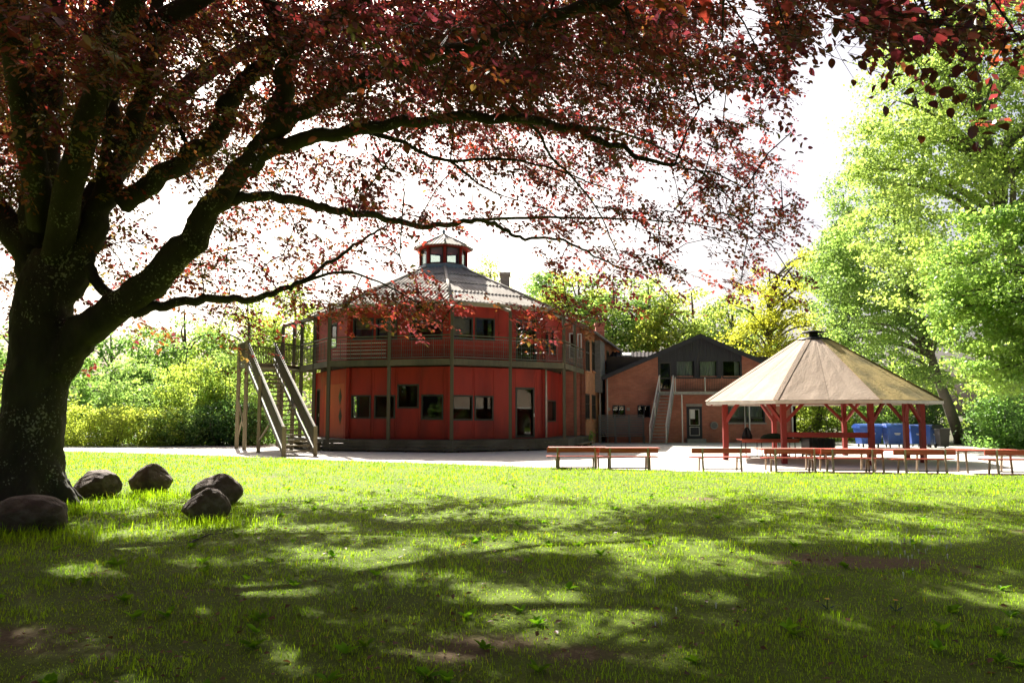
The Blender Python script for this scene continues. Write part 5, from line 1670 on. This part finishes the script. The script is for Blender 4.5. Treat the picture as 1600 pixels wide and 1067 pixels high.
def shrub(name, label, base, blobs, n, size, tint, seed, cat='shrub', group='shrubs around the yard', **kw):
    o = empty(name, base, label, cat, group)
    cr, c = foliage('foliage', o, blobs, n, size, tint, kw.pop('var', .16), kw.pop('clump', .3), seed, **kw)
    rs = random.Random(seed); st = MB()
    for q in rs.sample(range(len(c)), min(14, len(c))):
        b = Vector(c[q]); a = Vector((base[0] + (b.x - base[0]) * .6 + rs.uniform(-.2, .2), base[1] + (b.y - base[1]) * .6, 0))
        st.tube([a, (a + b) / 2 + Vector((rs.uniform(-.1, .1), 0, 0)), b], [.035, .025, .008], 5, seed=q)
    st.build('stems', M['bark'], o)
    return o
def blob(px, py, Y, rx, ry, rz):
    p = at(px, py, Y); return (p.x, p.y, p.z, rx, ry, rz)
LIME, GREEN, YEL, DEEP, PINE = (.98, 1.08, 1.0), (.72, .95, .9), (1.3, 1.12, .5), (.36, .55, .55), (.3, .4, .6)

g = Vector((23.5, 35.5, 0))
tree('broadleaf_tree', 'tall pale green tree filling the right side of the picture', g, [g, g + Vector((-.3, -.2, 3)), g + Vector((-1.2, -.6, 8)), g + Vector((-2.4, -1, 14)), g + Vector((-3, -1, 19))],
     [blob(1490, 170, 34, 4.2, 4, 4.2), blob(1560, 300, 33, 4.5, 4, 4.5), blob(1440, 330, 35, 3.4, 3.4, 4.6), blob(1600, 120, 35, 4.6, 4.5, 5.5), blob(1410, 220, 35, 2.2, 2.6, 3.2), blob(1640, 420, 33, 4, 4, 4), blob(1500, 60, 35, 3.6, 4, 3.6)],
     78000, .145, LIME, 51, r0=.55, clump=.36, nlimb=34, flat=.42, hollow=.6)
g = gnd(1502, 693)
tree('leaning_tree', 'green tree with bare leaning trunk behind the grey bin', g, [g, at(1484, 640, 43.5), at(1460, 575, 42.5), at(1435, 480, 42), at(1405, 380, 42), at(1390, 300, 42)],
     [blob(1385, 400, 41, 3.0, 3.2, 3.6), blob(1340, 470, 42, 2.6, 3, 3.2), blob(1415, 495, 42.5, 2.6, 2.4, 2.0), blob(1360, 330, 42.5, 2.2, 2.5, 3.0), blob(1385, 575, 42.5, 1.7, 1.6, 1.2), blob(1310, 420, 43, 1.6, 2, 2.6), blob(1450, 440, 42, 2.2, 2.4, 3), blob(1462, 590, 41, 1.1, 1.0, .7)],
     46000, .15, (.78, .95, .9), 52, r0=.32, clump=.36, nlimb=28, flat=.42)
g = Vector((20.6, 27.5, 0))
tree('drooping_tree', 'leafy tree with low drooping sprays at the right edge', g, [g, g + Vector((-.2, .3, 3)), g + Vector((-.6, .6, 6)), g + Vector((-1, .8, 9))],
     [blob(1560, 420, 29, 2.6, 2.2, 2.4), blob(1530, 490, 30, 1.7, 1.7, 1.7), blob(1590, 540, 28, 2.0, 2, 1.6), blob(1640, 480, 28, 2.4, 2.2, 3), blob(1575, 592, 30, 1.3, 1.4, .7)],
     36000, .135, (.85, 1.08, .85), 53, r0=.28, clump=.28, nlimb=20, flat=.42)
g = Vector((23.6, 56, 0))
tree('pine_tree', 'dark grey-green pine poking out left of the tall pale tree', g, [g, g + up * 6, g + up * 12, g + Vector((.2, 0, 17.5))],
     [blob(1325, 350, 55, .9, .9, 1.2), blob(1302, 385, 55, 1.1, 1, .7), blob(1345, 400, 55, 1.4, 1, .8), blob(1320, 440, 55, 1.5, 1.2, .8), blob(1296, 475, 55, 1.2, 1, .9), blob(1330, 500, 55, 1.5, 1.2, .9), blob(1300, 530, 55, 1.4, 1.2, .8)],
     9000, .2, PINE, 54, r0=.3, clump=.32, nlimb=16)
g = Vector((20.0, 62, 0))
tree('yellow_tree', 'yellow-green open-crowned tree behind the roof peak of the shelter', g, [g, g + up * 4, g + Vector((.2, 0, 8)), g + Vector((.3, 0, 13))],
     [blob(1225, 440, 62, 2.4, 2.6, 2.2), blob(1265, 420, 62, 1.8, 2, 1.8), blob(1175, 480, 61, 2.4, 2.4, 2), blob(1240, 500, 61, 3, 2.6, 2), blob(1190, 530, 61, 3, 3, 2), blob(1270, 510, 62, 2, 2, 2.4)],
     9000, .22, YEL, 55, r0=.32, clump=.48, nlimb=40, hollow=.4)
bgt = [(1140, 520, 72, 4.2, 3.6, LIME, 'bright tree right behind the ridge of the gabled building'), (1078, 505, 76, 4.4, 3.8, (1.2, 1.15, .8), 'yellowish tree above the black gable peak'), (1010, 500, 78, 4.4, 4.2, LIME, 'light green tree above the link roof with the skylight'),
       (955, 490, 80, 4.2, 4.4, GREEN, 'mid green tree behind the red brick chimney'), (900, 478, 84, 4.2, 4.2, (1.1, 1.1, .7), 'green tree behind the roof of the brick wing'), (850, 470, 90, 3.6, 3.4, GREEN, 'small far tree right of the concrete chimney')]
for i, (px, py, Y, rx, rz, tn, lb) in enumerate(bgt):
    c = at(px, py, Y); g = Vector((c.x, c.y, 0))
    tree('background_tree', lb, g, [g, g + up * 4, Vector((c.x + .3, c.y, c.z)), Vector((c.x + .2, c.y, c.z + rz * .8))],
         [(c.x, c.y, c.z, rx * .8, rx * .7, rz), (c.x - rx * .6, c.y, c.z - 1.5, rx * .6, rx * .6, rz * .8), (c.x + rx * .6, c.y + .5, c.z - 1.3, rx * .6, rx * .6, rz * .8), (c.x, c.y, c.z - 4, rx, rx * .6, rz * .7)],
         9000, .3, tn, 60 + i, r0=.3, clump=.6, nlimb=12)
lft = [(285, 560, 58, 4.2, 4.4, GREEN, 'tall green tree behind the bright shrubs left of the staircase'), (170, 590, 56, 3.8, 3.8, (.6, .85, .75), 'dark green tree just right of the beech trunk'), (385, 540, 60, 3.6, 4.0, (1.0, 1.1, .75), 'light tree behind the stair landing'),
       (458, 520, 66, 3.6, 4.4, (1.05, 1.1, .7), 'light green tree behind the left posts of the balcony'), (30, 580, 52, 3.6, 4.0, GREEN, 'green tree behind the beech trunk at the left edge')]
for i, (px, py, Y, rx, rz, tn, lb) in enumerate(lft):
    c = at(px, py, Y); g = Vector((c.x, c.y, 0))
    tree('background_tree', lb, g, [g, g + up * 2.4, Vector((c.x + .2, c.y, c.z)), Vector((c.x, c.y, c.z + rz * .8))],
         [(c.x, c.y, c.z, rx * .8, rx * .7, rz * .9), (c.x - rx * .6, c.y, c.z - 1, rx * .6, rx * .6, rz * .7), (c.x + rx * .6, c.y + .5, c.z - 1, rx * .6, rx * .6, rz * .7), (c.x, c.y - 1, c.z - 2.6, rx, rx * .6, rz * .5)],
         10000, .24, tn, 70 + i, r0=.26, clump=.5, nlimb=12)
g = at(767, 470, 88); g.z = 0
tree('sparse_tree', 'thin pale far tree top beside the concrete chimney', g, [g, g + up * 7, g + up * 13, g + up * 18], [blob(767, 425, 88, 1.6, 1.6, 2.4), blob(760, 445, 88, 1.8, 1.6, 2.0)], 1100, .25, (1.0, 1.0, .7), 79, r0=.2, clump=.5, nlimb=20)
# hedge and shrubs on the left
hb = [(x, 42.6, .9, .8, .8, 1.15) for x in np.arange(-25.5, -18.2, .9)]
shrub('hedge', 'low bright clipped hedge along the gravel right of the beech trunk', (-21.5, 42.6, 0), hb, 17000, .12, (1.2, 1.15, .7), 90, cat='hedge', clump=.22, nclump=420, hollow=.8)
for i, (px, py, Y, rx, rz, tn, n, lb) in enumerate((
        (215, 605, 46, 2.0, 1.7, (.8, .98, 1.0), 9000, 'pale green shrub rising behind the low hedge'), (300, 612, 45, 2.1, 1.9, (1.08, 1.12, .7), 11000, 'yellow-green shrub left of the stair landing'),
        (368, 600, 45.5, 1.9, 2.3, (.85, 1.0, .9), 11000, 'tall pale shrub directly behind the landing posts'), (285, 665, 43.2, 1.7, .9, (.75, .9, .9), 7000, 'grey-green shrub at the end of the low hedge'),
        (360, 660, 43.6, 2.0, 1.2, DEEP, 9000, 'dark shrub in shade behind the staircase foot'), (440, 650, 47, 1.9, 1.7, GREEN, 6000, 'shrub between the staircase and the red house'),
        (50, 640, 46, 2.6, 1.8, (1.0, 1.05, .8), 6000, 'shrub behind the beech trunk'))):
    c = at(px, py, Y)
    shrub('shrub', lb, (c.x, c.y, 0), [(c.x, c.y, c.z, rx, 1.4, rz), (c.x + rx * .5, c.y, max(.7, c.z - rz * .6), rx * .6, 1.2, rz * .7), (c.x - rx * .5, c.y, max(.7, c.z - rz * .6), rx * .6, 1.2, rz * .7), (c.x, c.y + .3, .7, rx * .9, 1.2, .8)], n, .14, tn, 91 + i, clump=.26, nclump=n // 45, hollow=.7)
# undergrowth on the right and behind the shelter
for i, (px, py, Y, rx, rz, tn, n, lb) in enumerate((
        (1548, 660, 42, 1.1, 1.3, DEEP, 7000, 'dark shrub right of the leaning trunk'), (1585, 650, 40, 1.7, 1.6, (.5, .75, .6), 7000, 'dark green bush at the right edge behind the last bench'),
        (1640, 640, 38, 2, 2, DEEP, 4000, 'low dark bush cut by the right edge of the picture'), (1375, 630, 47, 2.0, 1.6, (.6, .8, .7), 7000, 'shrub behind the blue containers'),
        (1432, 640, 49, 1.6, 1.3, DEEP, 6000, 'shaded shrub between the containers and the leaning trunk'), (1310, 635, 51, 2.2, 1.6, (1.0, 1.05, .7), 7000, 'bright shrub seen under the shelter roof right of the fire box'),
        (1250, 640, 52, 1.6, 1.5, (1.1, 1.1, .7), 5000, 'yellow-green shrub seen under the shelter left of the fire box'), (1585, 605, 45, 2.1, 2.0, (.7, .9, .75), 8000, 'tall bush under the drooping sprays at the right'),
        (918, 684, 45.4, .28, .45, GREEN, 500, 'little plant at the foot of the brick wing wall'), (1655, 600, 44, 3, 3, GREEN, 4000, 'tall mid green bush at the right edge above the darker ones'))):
    c = at(px, py, Y)
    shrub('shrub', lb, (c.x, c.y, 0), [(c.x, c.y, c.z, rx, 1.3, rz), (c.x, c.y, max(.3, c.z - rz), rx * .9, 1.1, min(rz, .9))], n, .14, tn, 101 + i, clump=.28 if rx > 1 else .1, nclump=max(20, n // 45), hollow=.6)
g = gnd(1278, 691); g = Vector((g.x, g.y + 3, 0))
tree('small_tree', 'small tree with forked trunk seen under the shelter above the fire box', g, [g, at(1276, 665, g.y), at(1280, 640, g.y), at(1292, 610, g.y), at(1310, 570, g.y)],
     [blob(1270, 600, g.y, 2.2, 2, 1.4), blob(1320, 580, g.y, 2.2, 2, 1.6), blob(1230, 610, g.y, 1.6, 1.4, 1)], 7000, .16, (1.0, 1.1, .7), 121, r0=.34, clump=.35)
# far woodland that closes the horizon
rs = np.random.RandomState(77)
wb_ = [(x, 100 + 14 * math.cos(x * .031) + rs.uniform(-4, 4), 4 + rs.uniform(-1, 1.5), 5.5, 4, 5.5 + rs.uniform(-1, 2)) for x in np.arange(-120, 121, 6.0)]
wb2_ = [(x, -34 - 8 * math.cos(x * .05) + rs.uniform(-3, 3), 6 + rs.uniform(-1, 2), 5, 4, 7.5 + rs.uniform(-1, 2)) for x in np.arange(-70, 71, 6.0)] + [(sx * (56 + rs.uniform(-3, 3)), y, 6, 4, 5, 8) for sx in (-1, 1) for y in np.arange(-30, 36, 6.0)]
wo2, _ = foliage('woodland', None, wb2_, 28000, 1.0, (.6, .75, .6), .2, .9, 79, nclump=1600)  # unseen ring of trees, added to darken window reflections and ambient light
tag(wo2, 'unseen dark wood added behind the viewer for window reflections and dimmer ambient light', 'woodland', kind='stuff')
wo, _ = foliage('woodland', None, wb_, 26000, .65, (.9, 1.0, .75), .2, .9, 78, nclump=1500)
tag(wo, 'green wood closing the view far behind the buildings', 'woodland', kind='stuff')
# ---------------------------------------------------------------- grass blades on the lawn
def grass(n, y0, y1, pw, seed):
    rs = np.random.RandomState(seed)
    u = rs.rand(n * 2)
    y = (y0 ** pw + (y1 ** pw - y0 ** pw) * u) ** (1 / pw)
    x = rs.uniform(-1, 1, n * 2) * (.72 * y + 1.2)
    keep = (y < lawn_edge(x) - .03) & (rs.rand(n * 2) > dirt(x, y) * .82)
    dens = fbm(x * 1.7, y * 1.7, 3)
    keep &= rs.rand(n * 2) < .35 + 1.3 * dens
    x, y = x[keep][:n], y[keep][:n]
    return x, y, len(x)
gx, gy, gn = grass(205000, 3.2, 37, .45, 31)
rs = np.random.RandomState(32)
tuft = fbm(gx * 2.3 + 50, gy * 2.3, 3)
hgt = (.012 + .075 * tuft ** 1.6) * rs.uniform(.5, 1.5, gn) * np.clip(.8 + gy / 40, .8, 1.5)
wid = np.clip(.0022 + .00055 * gy, .003, .02) * rs.uniform(.7, 1.3, gn)
# longer grass round the boulders and the trunk
ex = []
for cx, cy, sx, n in ((-7.35, 13.1, .28, 900), (-7.0, 14.0, .5, 500), (-6.9, 15.6, .5, 700), (-4.9, 13.2, .5, 500), (-6.0, 10.6, .6, 600), (-4.2, 11.6, .4, 400), (-8.4, 13.0, .7, 600)):
    ex.append((rs.normal(cx, sx, n), rs.normal(cy, sx * .7, n)))
ex_x = np.concatenate([e[0] for e in ex]); ex_y = np.concatenate([e[1] for e in ex])
ne = len(ex_x)
gx = np.concatenate([gx, ex_x]); gy = np.concatenate([gy, ex_y])
hgt = np.concatenate([hgt, rs.uniform(.07, .22, ne)]); wid = np.concatenate([wid, rs.uniform(.005, .012, ne)])
gn = len(gx)
az = rs.uniform(0, 6.28, gn); lean = rs.uniform(.15, .85, gn)
b = np.stack([gx, gy, lawn_z(gx, gy) - .006], 1)
sd_ = np.stack([np.cos(az + 1.57), np.sin(az + 1.57), 0 * az], 1) * (wid / 2)[:, None]
ld = np.stack([np.cos(az), np.sin(az), 0 * az], 1)
m1 = b + ld * (hgt * lean * .35)[:, None] + np.array([0, 0, 1]) * (hgt * .62)[:, None]
tip = b + ld * (hgt * lean * 1.05)[:, None] + np.array([0, 0, 1]) * (hgt * (1.05 - .35 * lean))[:, None]
GVt = np.stack([b - sd_, b + sd_, m1 + sd_ * .8, m1 - sd_ * .8, tip], 1).reshape(-1, 3)
i5 = np.arange(gn)[:, None] * 5
patch = fbm(gx * .6 + 9, gy * .6 + 4, 3)
gt = np.array([[.72, .85, .8]]) * (1 - patch[:, None]) + np.array([[1.18, 1.15, 1.0]]) * patch[:, None]
gt = gt * rs.uniform(.65, 1.35, (gn, 1))
dry = rs.rand(gn) < .025
gt[dry] = np.array([2.0, 1.25, 2.2]) * rs.uniform(.7, 1.2, (dry.sum(), 1))
link_mesh('grass', fast_mesh('grass', GVt, [i5 + np.array([[0, 1, 2, 3]]), i5 + np.array([[3, 2, 4]])], 5, M['grass'], np.repeat(gt, 5, 0)),
          kind='stuff', label='short mown grass of the lawn, dappled with shade', cat='grass')

# old brown leaves lying in the grass
rs = np.random.RandomState(41)
nl = 3600
ly = (3.2 ** .8 + (20 ** .8 - 3.2 ** .8) * rs.rand(nl)) ** (1 / .8); lx = rs.uniform(-1, 1, nl) * (.7 * ly + 1)
kp = rs.rand(nl) < .22 + 1.2 * dirt(lx, ly) + .5 * (fbm(lx * .5, ly * .5, 3) > .55)
lx, ly = lx[kp], ly[kp]; nl = len(lx)
P_ = np.stack([lx, ly, lawn_z(lx, ly) + rs.uniform(.006, .03, nl)], 1)
az = rs.uniform(0, 6.28, nl)
V_, F_, k_ = leaf_geo(P_, np.stack([np.cos(az), np.sin(az), rs.normal(0, .25, nl)], 1), norm(np.stack([rs.normal(0, .4, nl), rs.normal(0, .4, nl), np.ones(nl)], 1)), rs.uniform(.035, .075, nl), .6, .12, False)
M['litter'] = leaf_mat('dead_leaf', (.17, .095, .05), (.2, .09, .03), .25, .02)
link_mesh('leaf_litter', fast_mesh('leaf_litter', V_, F_, 4, M['litter'], np.repeat(rs.uniform(.5, 1.4, (nl, 1)) * np.array([[1, 1, 1]]), k_, 0)), kind='stuff', label='scattered dead brown leaves in the lawn', cat='leaves')

# broad-leaved weeds in the grass
wv_, wf_, wc_ = [], [], []
for i in range(150):
    yy = 4.2 + 15 * random.random() ** 1.4; xx = random.uniform(-1, 1) * (.66 * yy)
    m_ = random.randint(6, 11); zz = float(lawn_z(np.array([xx]), np.array([yy]))[0])
    a_ = rs.uniform(0, 6.28, m_)
    V_, F_, k_ = leaf_geo(np.repeat(np.array([[xx, yy, zz]]), m_, 0), np.stack([np.cos(a_), np.sin(a_), rs.uniform(.3, 1.0, m_)], 1), norm(np.stack([rs.normal(0, .3, m_), rs.normal(0, .3, m_), np.ones(m_)], 1)), rs.uniform(.05, .12, m_), .45, .08, True)
    wf_.append([f_ + sum(len(v_) for v_ in wv_) for f_ in F_]); wv_.append(V_); wc_.append(np.repeat(np.full((m_, 3), 1.0) * np.array([.7, .95, 1.1]) * random.uniform(.7, 1.2), k_, 0))
link_mesh('weeds', fast_mesh('weeds', np.concatenate(wv_), [np.concatenate([w[0] for w in wf_]), np.concatenate([w[1] for w in wf_])], 6, M['grass'], np.concatenate(wc_)), kind='stuff', label='small broad-leaved weeds dotted through the lawn', cat='weeds')

# small flowers
M['daisy'] = surf('daisy_white', (.8, .8, .76), (.7, .7, .68), 4, .6)
M['dandelion'] = surf('dandelion_yellow', (.75, .42, .02), (.6, .33, .02), 4, .6)
mb = MB()
for cx, cy, sx, sy, n in ((1430, 848, 45, 22, 60), (780, 731, 110, 3, 40), (1330, 800, 90, 25, 24), (1010, 960, 60, 30, 5)):
    for i in range(n):
        g = gnd(random.gauss(cx, sx), max(728, random.gauss(cy, sy)))
        if g.y > float(lawn_edge(np.array([g.x]))[0]) + .3: continue
        z = float(lawn_z(np.array([g.x]), np.array([g.y]))[0]) + random.uniform(.04, .075)
        r = random.uniform(.006, .011)
        tx, ty = random.uniform(-.4, .4), random.uniform(-.4, .4)
        vs = [(g.x + r * math.cos(t), g.y + r * math.sin(t), z + r * (tx * math.cos(t) + ty * math.sin(t))) for t in np.linspace(0, 6.28, 7)[:-1]]
        mb.add(vs + [(g.x, g.y, z + .004), (g.x, g.y, z - .07)], [(i_, (i_ + 1) % 6, 6) for i_ in range(6)] + [(0, 2, 7), (3, 5, 7)])
mb.build('daisies', M['daisy'], kind='stuff', label='scattered tiny white daisies in the lawn', cat='flowers')
for px, py, lb in ((1293, 962, 'yellow dandelion in the shaded lawn, left of two'), (1400, 964, 'yellow dandelion on a longer stalk, right of two')):
    g = gnd(px, py); z0 = float(lawn_z(np.array([g.x]), np.array([g.y]))[0])
    d = empty('dandelion', (g.x, g.y, z0), lb, 'flower', 'dandelions in the lawn')
    MB().tube([(g.x, g.y, z0), (g.x + .004, g.y, z0 + .05), (g.x + .002, g.y, z0 + .085)], [.003] * 3, 6).build('stalk', M['cloth_green'], d)
    f = MB()
    for ring_, r, zz in ((14, .022, 0), (10, .014, .005)):
        for k in range(ring_):
            a = 6.28 * k / ring_ + zz * 90
            c = Vector((g.x + .002, g.y, z0 + .087 + zz)); t = Vector((math.cos(a), math.sin(a), .25)); s_ = Vector((-math.sin(a), math.cos(a), 0)) * .003
            f.add([c - s_, c + s_, c + t * r + s_, c + t * r - s_], [(0, 1, 2, 3)])
    f.build('petals', M['dandelion'], d)
    lv = MB()
    for k in range(5):
        a = 6.28 * k / 5 + .4; t = Vector((math.cos(a), math.sin(a), .3)); s_ = Vector((-math.sin(a), math.cos(a), 0)) * .012; c = Vector((g.x, g.y, z0 + .004))
        lv.add([c, c + t * .05 + s_, c + t * .1, c + t * .05 - s_], [(0, 1, 2, 3)])
    lv.build('leaves', M['cloth_green'], d)
# fallen twig by the boulders
a, b = gnd(285, 862), gnd(325, 842)
MB().tube([a + up * .03, a.lerp(b, .4) + up * .07, b + up * .06, b + Vector((.25, .3, .05))], [.012, .011, .008, .004], 6).build('fallen_twig', M['bark_beech'], label='thin fallen twig lying in the grass below the boulders', cat='twig')
